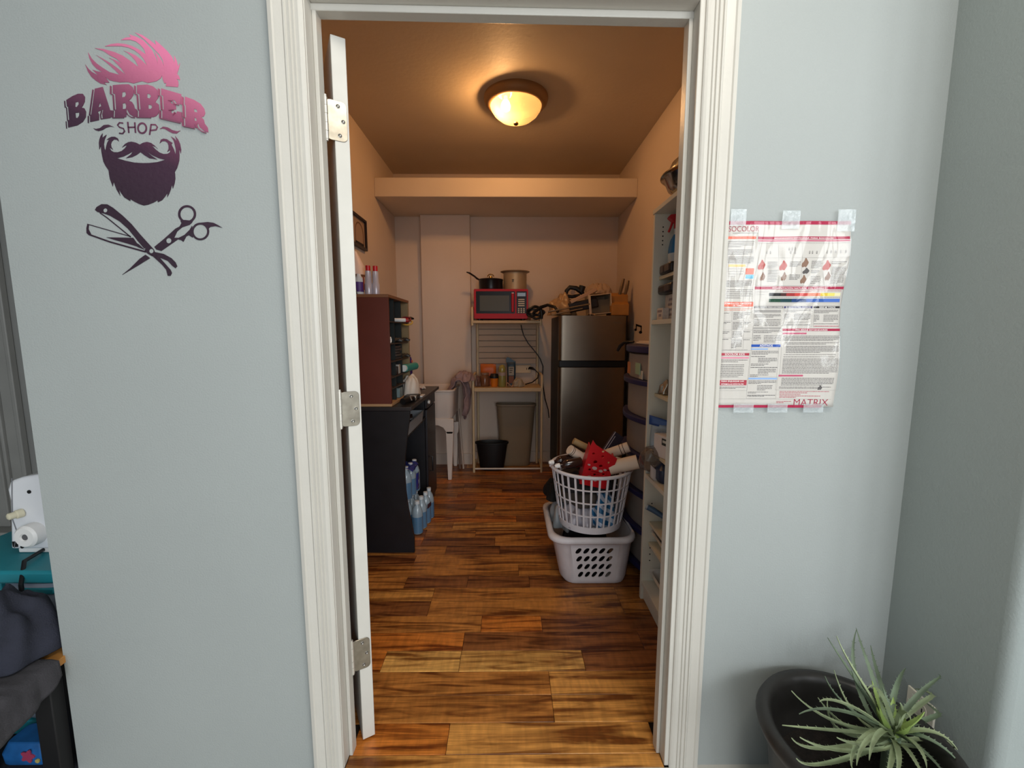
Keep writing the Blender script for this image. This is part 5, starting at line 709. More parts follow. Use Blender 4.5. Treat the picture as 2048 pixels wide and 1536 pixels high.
for i, (a, b_, lab) in enumerate((((.30, 2.205, z+.026), (.615, 2.21, z+.085), 'upper of two thin chrome rods lying across the fridge front edge'), ((.36, 2.20, z+.010), (.56, 2.205, z+.050), 'lower of two thin chrome rods lying across the fridge front edge'))):
    m = MB(); m.cyl(a, b_, .006, n=10); tag(obj('rod', m, CHROME, loc=a), lab, 'rod')
cbl = thing('cable_coil', 'tangled black cord and grips between the microwave and fridge top', 'cord', (.24, 2.45, 1.303))
m = MB()
for i in range(3):
    cx, cz, rr, yy = (.215, 1.375, .05, 2.44+.018*i) if i != 1 else (.225, 1.36, .058, 2.45)
    m.tube([(cx+rr*math.cos(a)*(1.1+.3*nz(i*5+math.cos(a)*1.3, math.sin(a)*1.3)), yy+.012*math.sin(a*2+i), cz+rr*(.62+.3*nz(math.cos(a)*1.5, i*3+math.sin(a)*1.5))*math.sin(a)) for a in [2*PI*k/24 for k in range(24)]], .0095, 8, closed=True)
m.tube([(.20, 2.43, 1.36), (.26, 2.40, 1.405), (.31, 2.36, 1.42), (.36, 2.30, 1.40), (.385, 2.28, 1.36)], [.012, .014, .012, .012, .010], 10)
obj('cord', m, BLACKP, cbl)
m = MB(); m.tube([(.255, 2.42, 1.40), (.268, 2.42, 1.36), (.265, 2.43, 1.315)], [.012, .016, .013], 10); obj('plug', m, BLACKP, cbl)
m = MB(); m.box(.185, .222, 2.49, 2.53, 1.304, 1.346); tag(obj('wood_block', m, M('pale wood block', '#c79f78', .6), loc=(.2, 2.51, 1.304), bev=.002), 'small pale wood block beside the microwave on the cart shelf', 'block')
m = MB(); m.surf(lambda u, v: (.60+.06*u, 2.215+.03*v, z+.002+.03*(1-v)*abs(nz(u*4, 1))+.012*v), 8, 5); tag(obj('paper', m, M('tan paper', '#c0a080', .8), loc=(.63, 2.23, z), solid=.0015), 'scrap of tan paper at the fridge top front edge', 'paper')

# ---------------------------------------------------------------- drawer tower
BLUT = M('indigo plastic trim', '#27274f', .45); FRO = M('milky drawer plastic', '#9c9088', .35, alpha=.82, nscale=5, namt=.08)
dt = thing('drawer_tower', 'milky plastic drawer tower with indigo trim between fridge and bookcase', 'drawers', (.79, 1.08, 0))
def bowx(u, b_=.055): return .665-b_*math.sin(PI*u)
def bowpoly(x1, b_, y0=.84, y1=1.32, inset=0):
    return [(bowx(i/14, b_)+inset, y0+(y1-y0)*i/14) for i in range(15)] + [(x1, y1), (x1, y0)]
m = MB(); m.prism([bowpoly(.955, .058, .83, 1.33)], lambda a, b_, d: (a, b_, d), 1.105, 1.140); obj('top', m, BLUT, dt, bev=.006)
zs = [.062, .242, .422, .603, .784, .965]
for i in range(6):
    z0 = zs[i]; z1 = (zs[i+1] if i < 5 else 1.105)-.006
    m = MB(); m.prism([bowpoly(.93, .050)], lambda a, b_, d: (a+.012, b_, d), z0+.012, z1); d = obj('drawer', m, FRO, dt, bev=.004)
    m = MB(); m.prism([bowpoly(.70, .062, .835, 1.325)], lambda a, b_, d: (a-.006, b_, d), z0-.012, z0+.012); obj('handle_lip', m, BLUT, d, bev=.004)
    if i == 5:
        for k, (yy, zz, w_, h_, c) in enumerate(((1.16, .99, .07, .06, '#b87850'), (1.02, 1.0, .09, .055, '#9cb89a'), (.985, .98, .07, .04, '#cfc8b8'))):
            m = MB(); xx = bowx((yy-.84)/.48, .05)+.0105; m.box(xx-.001, xx+.0025, yy-w_/2, yy+w_/2, zz, zz+h_); obj('contents', m, M('drawer contents '+c, c, .6), d)
m = MB(); m.box(.70, .95, .85, 1.31, .03, .055); obj('base', m, BLUT, dt)
for x in (.72, .92):
    for y in (.87, 1.29):
        m = MB(); m.cyl((x, y-.012, .019), (x, y+.012, .019), .0185, n=14); obj('caster', m, BLACKP, dt)
m = MB(); m.box(.695, .945, .90, 1.27, 1.141, 1.152); m.box(.705, .935, .91, 1.26, 1.152, 1.158); tag(obj('lid', m, M('white flat lid', '#e2d6ce', .5), loc=(.8, 1.08, 1.141), bev=.003), 'flat white plastic lid lying on top of the drawer tower', 'lid')
hb = thing('hairbrush', 'black hairbrush hanging over the far corner of the drawer tower top', 'brush', (.645, 1.31, 1.13))
m = MB(); m.tube([(.668, 1.30, 1.152), (.646, 1.325, 1.148), (.628, 1.345, 1.128), (.616, 1.355, 1.100)], [.007, .009, .010, .008], 12); obj('handle', m, BLACKP, hb)
m = MB(); m.tube([(.660, 1.31, 1.150), (.675, 1.30, 1.152), (.69, 1.29, 1.152)], [.008, .012, .010], 12, flat=.5); obj('head', m, BLACKP, hb)
# music note decal on the storeroom right wall
nt_ = thing('wall_decal', 'small black music note on the storeroom right wall above the drawer tower', 'decal', (.97, 2.13, 1.19))
m = MB(); ny = 1.74; k = .0022
note = lambda a, b_, d: (d, 2.13-(a-42)*.0034, 1.234-(b_-38)*.00115)
for poly in ([(20, 8), (62, 22), (62, 34), (20, 20)], [(20, 8), (26, 10), (26, 45), (20, 45)], [(56, 22), (62, 24), (62, 62), (56, 62)], [(19+9*math.cos(a), 46+8*math.sin(a)) for a in [2*PI*i/14 for i in range(14)]], [(55+11*math.cos(a), 63+9*math.sin(a)) for a in [2*PI*i/14 for i in range(14)]]): m.prism([poly], note, .9682, .9698)
obj('note', m, M('black vinyl', '#161210', .5), nt_, smooth=False)
# ---------------------------------------------------------------- bookcase on the right wall and its contents
BKM = M('white bookcase laminate', '#d3d0c2', .5, nscale=3, namt=.03)
bx0, bx1, by0, by1, bt = .598, .955, .12, .765, 1.70
bk = thing('bookcase', 'tall white open bookcase along the right wall just inside the doorway', 'bookcase', ((bx0+bx1)/2, .45, 0))
for ya in (by0, by1-.018):
    m = MB(); m.box(bx0, bx1, ya, ya+.018, 0, bt-.018); s_ = obj('side_panel', m, BKM, bk, bev=.0015)
    if ya > .5:
        for z in (1.630, 1.612, 1.594, 1.576, 1.560, .745, .452, .420, .245, .215, .185):
            m = MB(); m.cyl((bx0+.035, ya-.0006, z), (bx0+.035, ya+.001, z), .0030, n=8); obj('peg_hole', m, DARKGAP, s_)
m = MB(); m.box(bx0-.003, bx1, by0-.002, by1+.002, bt-.018, bt); obj('top_panel', m, BKM, bk, bev=.0015)
m = MB(); m.box(bx1-.006, bx1, by0+.018, by1-.018, .01, bt-.018); obj('back_panel', m, BKM, bk)
for z in (.090, .590, 1.253): 
    m = MB(); m.box(bx0+.001, bx1-.006, by0+.018, by1-.018, z-.018, z); obj('shelf', m, BKM, bk, bev=.001)
for z in (.275, .370, .690, .945, 1.432):
    m = MB(); m.box(bx0+.026, bx1-.006, by0+.019, by1-.019, z-.014, z); obj('shelf', m, M('inset shelf laminate', '#c9c1a8', .5), bk, bev=.001)
m = MB(); m.box(bx0+.012, bx0+.022, by0+.018, by1-.018, .004, .072); obj('kick_board', m, BKM, bk, bev=.001)
# bowls on the top
bw = thing('mixing_bowl', 'wide steel mixing bowl standing on top of the bookcase', 'bowl', (.735, .60, bt))
m = MB(); m.lathe([(.085, bt+.001), (.10, bt+.006), (.14, bt+.035), (.155, bt+.070), (.168, bt+.076), (.168, bt+.080), (.153, bt+.076), (.136, bt+.037), (.09, bt+.010), (0, bt+.008)], (.735, .585, 0), 48); obj('bowl', m, CHROME, bw, angle=50)
bw = thing('lid', 'shiny domed steel lid turned over the mixing bowl on the bookcase', 'lid', (.735, .60, bt+.08))
m = MB(); m.lathe([(.146, bt+.081), (.146, bt+.086), (.13, bt+.125), (.085, bt+.165), (.03, bt+.180), (0, bt+.181)], (.735, .585, 0), 48); obj('dome', m, CHROME, bw, angle=60)
m = MB(); m.cyl((.735, .585, bt+.178), (.735, .585, bt+.20), .013, .02, 14); obj('knob', m, BLACKP, bw)
bw = thing('saucepan', 'small black pan hanging at the front of the steel bowl on the bookcase top', 'pan', (.640, .50, bt))
m = MB(); m.lathe([(.05, bt+.0012), (.055, bt+.008), (.062, bt+.06), (.066, bt+.062), (.060, bt+.06), (.05, bt+.012), (0, bt+.010)], (.655, .44, 0), 32, sx=.8); obj('pan', m, M('black steel pan', '#19191b', .25), bw)
m = MB(); m.tube([(.655, .38, bt+.05), (.66, .32, bt+.06), (.665, .25, bt+.065)], [.01, .012, .009], 10, flat=.6); obj('handle', m, BLACKP, bw)
# spray bottle
sb = thing('spray_bottle', 'blue spray bottle with a red trigger head on the upper bookcase shelf', 'bottle', (.668, .70, 1.433))
m = MB(); m.lathe([(.030, 1.4335), (.032, 1.438), (.032, 1.53), (.026, 1.565), (.013, 1.59), (.013, 1.61), (0, 1.611)], (.672, .695, 0), 28); obj('bottle', m, M('blue cleaner bottle', '#1e6a9e', .25), sb)
m = MB(); m.lathe([(.0265, 1.562), (.0136, 1.588), (.0134, 1.615)], (.672, .695, 0), 28); m.lathe([(.0325, 1.45), (.0325, 1.515)], (.672, .695, 0), 28); obj('label', m, M('pale bottle label', '#b9c0c2', .4), sb)
m = MB(); m.cyl((.672, .695, 1.61), (.672, .695, 1.635), .014, n=16); m.prism([[(.632, 1.652), (.640, 1.664), (.70, 1.668), (.705, 1.635), (.655, 1.633)]], lambda a, b, d: (a, d, b), .683, .707); m.tube([(.650, .695, 1.636), (.644, .695, 1.615), (.637, .695, 1.598)], .005, 8); obj('trigger_head', m, M('red trigger plastic', '#b3272e', .35), sb, bev=.002)
def cbox(name, lab, cat, mat, x0, x1, y0, y1, z0, z1, bev=.004, rz=0, group=None):
    c = ((x0+x1)/2, (y0+y1)/2, z0); m = MB(); T = RT(c, rz=rz); a, b_ = (x1-x0)/2, (y1-y0)/2; m.box(-a, a, -b_, b_, .0008, z1-z0, T); return tag(obj(name, m, mat, loc=c, bev=bev), lab, cat, group)
CASE = M('dark equipment case', '#202024', .4, nscale=30, namt=.3)
c = thing('clipper_case', 'black clipper case on the bookcase shelf beside the blue spray bottle', 'case', (.64, .66, 1.433))
m = MB(); m.box(.615, .665, .60, .725, 1.4335, 1.472); obj('case', m, CASE, c, bev=.008)
m = MB(); m.box(.6135, .6155, .615, .66, 1.440, 1.466); m.box(.6135, .6155, .675, .71, 1.440, 1.466); obj('latch', m, M('grey latch', '#4a4a4e', .3, .5), c, bev=.002)
c = thing('clipper_case', 'black clipper case lying over two small white boxes on the middle bookcase shelf', 'case', (.65, .66, 1.352))
m = MB(); m.box(.612, .69, .58, .728, 1.3545, 1.393); obj('case', m, CASE, c, bev=.01)
m = MB(); m.box(.611, .6125, .60, .65, 1.362, 1.386); obj('latch', m, M('grey latch', '#4a4a4e', .3, .5), c, bev=.001)
CART_ = M('printed white carton', '#c9bfb6', .6, nscale=70, namt=.12)
c = thing('carton', 'tall white grey carton holding up the black case on the middle bookcase shelf', 'box', (.665, .66, 1.253))
m = MB(); m.box(.642, .70, .62, .715, 1.2535, 1.3535); obj('box', m, CART_, c, bev=.001)
for k in range(4):
    m = MB(); m.box(.6408, .6422, .632, .695-.008*k, 1.268+.020*k, 1.277+.020*k); obj('print_band', m, M('grey print', '#8a8084', .6), c)
c = thing('carton', 'small white carton with grey print standing at the front of the middle bookcase shelf', 'box', (.628, .70, 1.253))
m = MB(); m.box(.614, .640, .66, .725, 1.2535, 1.300); obj('box', m, CART_, c, bev=.001)
m = MB(); m.box(.6128, .6142, .67, .715, 1.283, 1.292); m.box(.6128, .6142, .675, .70, 1.266, 1.276); obj('print_band', m, M('grey print', '#8a8084', .6), c)
m = MB()
heap('foil', M('crumpled foil', '#b5b0a6', .25, .9), (.672, .70, .946), .035, .03, .055, 14.2, 'crumpled silver foil on the bookcase shelf above the blue bag', 'foil', 6, .45)
# blue zip bag, white carton, dark jug, clear bag at the basket's right
zb = thing('zip_bag', 'clear zip bag with a blue top edge on the bookcase shelf', 'bag', (.645, .68, .691))
m = MB(); m.surf(lambda u, v: (.606+.10*u, .725-.05*u+.006*math.sin(v*5), .70+.125*v-.02*u+.006*nz(u*4, v*4)), 14, 12); obj('pouch', m, M('clear pouch', '#a9b4bd', .15, alpha=.55, coat=.6), zb, solid=.002)
m = MB(); m.surf(lambda u, v: (.598+.11*u, .722-.05*u, .815+.040*v*(1-.2*u)-.022*u), 8, 4); obj('blue_edge', m, M('blue zip edge', '#2d4f8e', .35), zb, solid=.003)
c = thing('carton', 'white carton with a dark label on the bookcase shelf under the blue edged bag', 'box', (.655, .65, .691))
T = RT((.665, .655, .6915), rz=.25); m = MB(); m.box(-.042, .042, -.05, .05, 0, .092, T); obj('box', m, M('bright white carton', '#d8d3d2', .6), c, bev=.001)
m = MB(); m.box(-.0432, -.0418, -.046, -.006, .055, .083, T); lb = obj('label', m, M('dark carton label', '#3a4442', .5), c)
m = MB(); m.box(-.0438, -.0431, -.042, -.012, .066, .076, T); obj('label_print', m, M('label white print', '#c8ccc8', .5), lb)
jg = thing('jug', 'dark blue plastic jug at the front of the bookcase shelf by the basket', 'jug', (.66, .68, .59))
m = MB(); loft(m, [rr3(.618, .70, .61, .715, .02, .5908), rr3(.612, .70, .605, .72, .02, .60), rr3(.612, .70, .605, .72, .02, .645), rr3(.635, .68, .64, .69, .015, .668)], True, True); obj('jug_body', m, M('navy jug', '#20304e', .35), jg)
m = MB(); m.cyl((.657, .665, .668), (.657, .665, .682), .014, n=14); obj('cap', m, BLACKP, jg)
m = MB()
def dome(u, v):
    a = 2*PI*u; r = math.sin(v*PI); return (.640+.062*r*math.cos(a)*(1+.15*nz(u*7, v*4)) - .03*(v-.5), .765+.055*r*math.sin(a)*(1+.15*nz(v*7, u*4)), .690-.055*math.cos(v*PI)*(1+.12*nz(u*5, v*5, 3)))
# ---------------------------------------------------------------- the two laundry baskets
GB = M('scuffed grey white basket', '#cfcbcf', .5, nscale=9, namt=.12)
lb_ = thing('laundry_basket', 'grey white rectangular laundry basket with leaf shaped holes on the floor', 'basket', (.385, 1.02, 0))
m = MB(); rings = [rr3(.270, .565, .868, 1.22, .055, .004), rr3(.252, .574, .856, 1.235, .065, .03), rr3(.214, .600, .848, 1.275, .075, .226), rr3(.211, .603, .845, 1.28, .075, .233)]
k = len(rings[0]); loft(m, rings[:1], True, False); n0 = len(m.v); m.v = []; m.f = []; m.mi = []
vs = [p for r in rings for p in r]; fs = [tuple(range(k-1, -1, -1))]
iL = 17; iR = 18   # the straight front edge runs from the end of the third corner to the start of the fourth
for jj in range(3):
    for i in range(k):
        if jj == 1 and i == iL: continue
        fs.append((jj*k+i, jj*k+(i+1) % k, (jj+1)*k+(i+1) % k, (jj+1)*k+i))
m.add(vs, fs); obj('basket_body', m, GB, lb_, solid=.004, angle=50)
q00, q10, q01, q11 = Vector(rings[1][iL]), Vector(rings[1][iR]), Vector(rings[2][iL]), Vector(rings[2][iR])
nrm = (q10-q00).cross(q01-q00).normalized()
def bil(s_, t, d): p = q00*(1-s_)*(1-t)+q10*s_*(1-t)+q01*(1-s_)*t+q11*s_*t; return p+nrm*d
holes = []
for r in range(4):
    for c_ in range(5):
        cs, ctt = .15+.166*c_-.012*(c_-2)*0, .13+.205*r; pts = []
        for i in range(12):
            a = 2*PI*i/12; x, y = .074*math.cos(a)*(1), .068*math.sin(a)*abs(math.sin(a))**.3
            x, y = x*.95-y*.28*.0, y*.95+x*.62; pts.append((cs+x, ctt+y))
        holes.append(pts)
m = MB(); m.prism([[(0, 0), (1, 0), (1, 1), (0, 1)]]+holes, bil, -.002, .002); obj('holed_end_panel', m, GB, lb_, smooth=False)
m = MB(); rg = []
for i_, z_ in ((.000, .215), (-.014, .217), (-.020, .227), (-.018, .240), (-.006, .246), (.006, .242)): rg.append(rr3(.211+i_, .603-min(0, i_)*.3-max(0, i_), .845+i_, 1.28-i_, .08, z_))
loft(m, rg, False, False); obj('rim', m, GB, lb_, solid=.003, angle=60)
heap('clothes', M('dark clothes', '#15131a', .9, nscale=10, namt=.4), (.392, 1.03, .012), .125, .135, .235, 41.0, 'dark clothes filling the lower rectangular basket', 'clothes', 6, .10)
heap('plastic_bag', M('white plastic bag', '#aeb4b8', .3, alpha=.92), (.290, 1.10, .20), .06, .10, .135, 52.0, 'white plastic bag bulging from the left back of the lower basket', 'bag', 6, .4)
heap('cloth', M('black cloth', '#0c0b0c', .9), (.262, 1.16, .325), .066, .10, .085, 61.0, 'black cloth on top of the white bag at the left of the baskets', 'cloth', 5, .3)
heap('clothes', M('brown garment', '#4b3228', .9, nscale=14, namt=.4), (.545, 1.16, .20), .045, .10, .33, 71.0, 'brown garment squeezed between the baskets and the drawer tower', 'clothes', 5, .2)
WB = M('white lattice plastic', '#d6d4da', .45)
ub = thing('laundry_basket', 'round white lattice laundry basket heaped with salon things, on the lower basket', 'basket', (.392, 1.0, .25))
cx, cy = .408, .992
def rad(v): return .150+.043*v
zb0, zb1 = .262, .545
nu, nv = 128, 53; m = MB()
vs = []; fs = []
for j in range(nv):
    v = j/(nv-1); z_ = zb0+(zb1-zb0)*v
    for i in range(nu): a = 2*PI*i/nu; vs.append((cx+rad(v)*math.cos(a), cy+rad(v)*math.sin(a), z_))
rows_ = [0, 1, 2, 3, 4, 5, 16, 28, 40, 51]
for j in range(nv-1):
    for i in range(nu):
        if i % 4 == 0 or j in rows_: fs.append((j*nu+i, j*nu+(i+1) % nu, (j+1)*nu+(i+1) % nu, (j+1)*nu+i))
m.add(vs, fs); obj('lattice', m, WB, ub, solid=.0045, smooth=False)
m = MB(); m.tube([(cx+.196*math.cos(a), cy+.196*math.sin(a), .549) for a in [2*PI*i/56 for i in range(56)]], .0085, 10, closed=True); obj('rim', m, WB, ub)
m = MB(); m.lathe([(0, .262), (.151, .262), (.151, .267), (0, .267)], (cx, cy, 0), 48); obj('base', m, WB, ub)
for a in (PI*.98, -.02):
    m = MB(); p = [(cx+.197*math.cos(a+t), cy+.197*math.sin(a+t), .551+.010*math.cos(t*9)) for t in (-.16, -.08, 0, .08, .16)]; m.tube(p, .012, 10, flat=.7); obj('grip', m, WB, ub)
# what fills the lattice basket
heap('plastic_bag', M('white film bag', '#b7b4bd', .3), (.350, .972, .268), .080, .098, .105, 81.0, 'white film bag in the lower left of the lattice basket', 'bag', 6, .3)
def stripes():
    mt = M('blue and white striped plastic', '#2c78a8', .3); nt = mt.node_tree; b = nt.nodes['Principled BSDF']; tc = nt.nodes.new('ShaderNodeTexCoord'); mp = nt.nodes.new('ShaderNodeMapping'); mp.inputs['Rotation'].default_value = (.4, .9, .3)
    wv = nt.nodes.new('ShaderNodeTexWave'); wv.inputs['Scale'].default_value = 9; wv.inputs['Distortion'].default_value = 5; rp = nt.nodes.new('ShaderNodeValToRGB'); rp.color_ramp.elements[0].position = .45; rp.color_ramp.elements[0].color = hexc('#1d6798'); rp.color_ramp.elements[1].position = .58; rp.color_ramp.elements[1].color = hexc('#b9c6d8')
    nt.links.new(tc.outputs['Object'], mp.inputs[0]); nt.links.new(mp.outputs[0], wv.inputs['Vector']); nt.links.new(wv.outputs['Fac'], rp.inputs['Fac']); nt.links.new(rp.outputs['Color'], b.inputs['Base Color']); return mt
heap('plastic_bag', stripes(), (.450, .968, .268), .078, .098, .165, 91.0, 'blue and white striped plastic bag in the lower right of the lattice basket', 'bag', 6, .3)
heap('cloth', M('dark grey bag', '#4a443f', .7, nscale=20, namt=.3), (.375, 1.02, .37), .125, .125, .085, 101.0, 'dark grey cloth layer in the middle of the lattice basket', 'cloth', 5, .2)
heap('cloth', M('blackish cloth', '#1c1a1f', .8, nscale=20, namt=.4), (.392, 1.03, .44), .145, .14, .08, 111.0, 'blackish cloth layer under the red tray in the lattice basket', 'cloth', 5, .2)
# red tray: square basket with punched holes, standing tilted
REDP = M('red basket plastic', '#c01420', .35, nscale=12, namt=.15)
rt = thing('red_basket', 'small red plastic basket with punched holes, tipped up in the lattice basket', 'basket', (.41, .90, .50))
T = RT((.400, .895, .476), rx=.22, ry=.22)
hl = [[(x+r*math.cos(2*PI*i/10), z_+r*math.sin(2*PI*i/10)) for i in range(10)] for x, z_, r in ((-.025, .13, .009), (.005, .115, .008), (.035, .14, .006), (-.045, .17, .006), (.0, .165, .006), (.045, .10, .006), (-.04, .085, .006), (.03, .075, .006), (-.005, .19, .006), (-.01, .065, .006))]
m = MB(); m.prism([[(-.066, 0), (.060, 0), (.068, .17), (-.045, .215), (-.066, .235), (-.070, .20)]]+hl, lambda a, b, d: T @ Vector((a, d, b)), -.003, .003); obj('panel', m, REDP, rt, bev=.001)
m = MB(); m.box(-.066, -.060, 0, .07, .02, .19, T); m.box(.058, .064, 0, .07, .02, .16, T); m.box(-.066, .060, .066, .072, .02, .15, T); m.box(-.066, .060, 0, .072, .0, .008, T); obj('sides', m, REDP, rt, bev=.002)
m = MB()
for x, z_, s_ in ((-.02, .098, .012), (.012, .09, .010), (.03, .10, .008), (-.03, .045, .014), (.0, .038, .010), (-.05, .11, .006)):
    m.prism([[(x+s_*(1+.4*nz(i, x*90))*math.cos(2*PI*i/9), z_+.7*s_*(1+.4*nz(i, z_*90))*math.sin(2*PI*i/9)) for i in range(9)]], lambda a, b, d: T @ Vector((a, d, b)), -.0036, -.0029)
obj('dried_splash', m, M('pale dried splash', '#b9a4a0', .6), rt, smooth=False, kind='stuff')
TUBE = M('cream paper tube', '#d6c3b0', .6, nscale=6, namt=.08)
def roll(lab, a, b_, r, extra=None, mat=TUBE):
    t = thing('paper_roll', lab, 'tube', a); m = MB(); m.tube([a, b_], r, 24); obj('tube', m, mat, t, angle=40)
    d = (Vector(b_)-Vector(a)).normalized()
    if extra:
        for f in extra:
            p = Vector(a).lerp(Vector(b_), f); m = MB(); m.tube([p-d*.0016, p+d*.0016], r*1.015, 24); obj('printed_ring', m, M('dark ring print', '#4a3428', .6), t, angle=40)
    return t
roll('short cream tube with a dark ringed end, left of the red basket', (.295, .955, .640), (.385, .985, .575), .0235, (.08, .16))
roll('plain tan tube lying behind the red basket', (.33, 1.06, .655), (.42, 1.06, .61), .017, None, M('tan tube', '#a98d62', .6))
roll('cream tube with a printed ring end, upper right of the red basket', (.47, .985, .600), (.583, .955, .652), .0255, (.68, .80))
roll('long thick cream tube lying over the right rim of the lattice basket', (.478, .895, .566), (.600, .862, .607), .0325)
for a, b_, lab in (((.200, .945, .578), (.33, .985, .588), 'farther brown bottle with white cap at the left rim of the lattice basket'), ((.225, .905, .573), (.35, .925, .588), 'nearer brown bottle with white cap at the left rim of the lattice basket')):
    t = thing('bottle', lab, 'bottle', a); A_, B_ = Vector(a), Vector(b_); d = (B_-A_).normalized()
    m = MB(); m.tube([A_+d*.016, A_+d*.030, A_+d*.042, A_+d*.055, B_-d*.004, B_], [.007, .008, .020, .0235, .0235, .018], 20); obj('body', m, M('dark brown bottle', '#2a1714', .12, coat=.5), t)
    m = MB(); m.tube([A_-d*.006, A_+d*.002, A_+d*.002, A_+d*.018], [.007, .009, .011, .0115], 18); obj('cap', m, WHITE, t)
bx = thing('picture_box', 'dark purple box with white edges standing up behind the tubes', 'box', (.515, 1.05, .60)); T = RT((.505, 1.055, .60), rx=-.2, ry=.62)
m = MB(); m.box(-.028, .028, -.012, .012, -.06, .105, T); obj('box', m, M('dark purple card', '#2c2433', .5), bx, bev=.001)
m = MB(); m.box(-.0285, -.0245, -.0128, -.0115, -.06, .105, T); m.box(-.017, -.014, -.0128, -.0115, -.06, .085, T); obj('edge_stripe', m, M('pale edge', '#b9aeb2', .5), bx)
m = MB(); m.surf(lambda u, v: dome(u, v), 28, 16, True)
cb = thing('plastic_bag', 'puffed clear plastic bag over the tube end between basket and bookcase', 'bag', (.64, .765, .64))
# puffed bag: a closed blown shape, brownish inside
m = MB()
def puff(u, v):
    a = 2*PI*u; r = max(.02, math.sin(v*PI)**.8); k_ = 1+.16*nz(math.cos(a)*2, math.sin(a)*2, v*4)
    return (.622+.062*r*math.cos(a)*k_+.03*(v-.5), .705+.05*r*math.sin(a)*k_, .672-.056*math.cos(v*PI)*k_)
m.surf(puff, 30, 18, True); obj('film', m, M('clear smoky film', '#6d5f56', .08, alpha=.6, coat=1, bump=.5, bscale=30), cb, angle=80)
m = MB(); m.surf(lambda u, v: (.592+.05*u, .665-.01*math.sin(u*3), .602+.052*v-.045*u), 8, 6); obj('paper_tag', m, M('pale paper tag', '#bdb1ae', .7), cb, solid=.001)
# tool handle and trays low in the bookcase
th = thing('brush', 'blue handled brush lying on a low bookcase shelf', 'brush', (.64, .70, .371))
m = MB(); m.tube([(.603, .72, .448), (.625, .705, .440), (.66, .69, .420), (.70, .66, .39)], [.012, .0125, .011, .009], 12); obj('handle', m, M('steel blue handle', '#34506e', .4), th)
m = MB(); m.cyl((.600, .722, .449), (.606, .718, .447), .0128, n=14); obj('end_cap', m, M('grey end cap', '#9aa0a8', .4), th)
m = MB(); m.tube([(.665, .66, .405), (.70, .64, .376)], [.012, .022], 12); obj('brush_head', m, WHITE, th)
for z0, lab in ((.0908, 'white open tray on the bottom bookcase shelf'), (.2758, 'shallow white tray on the second lowest bookcase shelf')):
    t = thing('tray', lab, 'tray', (.72, .6, z0)); m = MB()
    loft(m, [rr3(.66, .88, .48, .72, .02, z0), rr3(.63, .90, .45, .735, .025, z0+.055), rr3(.622, .905, .445, .74, .025, z0+.058), rr3(.635, .895, .455, .73, .02, z0+.056), rr3(.665, .875, .485, .715, .02, z0+.006)], True, True); obj('tray_body', m, WHITE, t)

# ---------------------------------------------------------------- black desk with hutch on the left wall
dk = thing('desk', 'black laminate computer desk along the left wall with a curved side panel', 'desk', (-.76, 1.6, 0))
side = [(-.985, 0), (-.518, 0), (-.518, .085), (-.528, .15), (-.545, .25), (-.556, .35), (-.560, .45), (-.553, .55), (-.540, .65), (-.527, .73), (-.522, .790), (-.985, .790)]
m = MB(); m.prism([side], lambda a, b, d: (a, d, b), 1.165, 1.183); obj('side_panel', m, BLACKW, dk, bev=.001)
m = MB(); m.box(-.985, -.512, 1.160, 2.055, .792, .812); obj('desktop', m, M('black desktop', '#2b282a', .35, nscale=10, namt=.15), dk, bev=.002)
m = MB(); m.box(-.985, -.55, 1.185, 1.735, .632, .648); obj('keyboard_shelf', m, BLACKW, dk, bev=.002)
m = MB(); m.box(-.985, -.560, 1.735, 1.753, 0, .790); m.box(-.985, -.560, 2.030, 2.048, 0, .790); m.box(-.985, -.560, 1.753, 2.03, .03, .05); m.box(-.985, -.975, 1.183, 2.03, .25, .79); obj('pedestal', m, BLACKW, dk, bev=.001)
m = MB(); m.box(-.558, -.542, 1.738, 2.046, .700, .786); d = obj('drawer', m, M('black drawer front', '#232024', .4, nscale=12, namt=.15), dk, bev=.003)
m = MB(); m.box(-.558, -.542, 1.738, 2.046, .035, .692); d2 = obj('door', m, M('black drawer front', '#232024', .4), dk, bev=.003)
m = MB(); m.tube([(-.542, 1.79, .36), (-.522, 1.79, .36), (-.522, 1.79, .26), (-.542, 1.79, .26)], .005, 8); obj('handle', m, BLACKP, d2)
m = MB(); m.lathe([(.009, 0), (.014, .006), (.012, .016), (0, .018)], T=RT((-.542, 1.765, .742), ry=PI/2), n=16); obj('knob', m, M('white knob', '#d9d4cc', .35), d)
m = MB(); m.box(-.565, -.552, 1.19, 1.735, .765, .790); obj('apron', m, BLACKW, dk)
ht = thing('cubby_hutch', 'cherry red brown cubby hutch with black pigeonholes standing on the desk', 'hutch', (-.80, 1.4, .813))
CHR = M('cherry laminate', '#5c2a20', .45, nscale=5, namt=.10); EDG = M('tan raw board edge', '#a98460', .6)
hx0, hx1, hy0, hy1, hz0, hz1 = -.985, -.618, 1.172, 1.620, .8135, 1.398
m = MB(); m.box(hx0, hx1, hy0, hy0+.016, hz0+.014, hz1-.016); obj('side_panel', m, CHR, ht, bev=.001)
m = MB(); m.box(hx0, hx1, hy1-.016, hy1, hz0+.014, hz1-.016); obj('side_panel', m, M('tan inner laminate', '#8a7350', .5), ht, bev=.001)
m = MB(); m.box(hx0, hx1+.001, hy0-.001, hy1+.001, hz1-.016, hz1); obj('top_panel', m, M('brown top laminate', '#7b5338', .45), ht, bev=.0015)
m = MB(); m.box(hx0, hx1+.001, hy0-.001, hy1+.001, hz0, hz0+.014); obj('base_board', m, EDG, ht, bev=.001)
m = MB(); m.box(hx0, hx0+.006, hy0+.016, hy1-.016, hz0+.014, hz1-.016); obj('back_panel', m, M('black back board', '#101012', .6), ht)
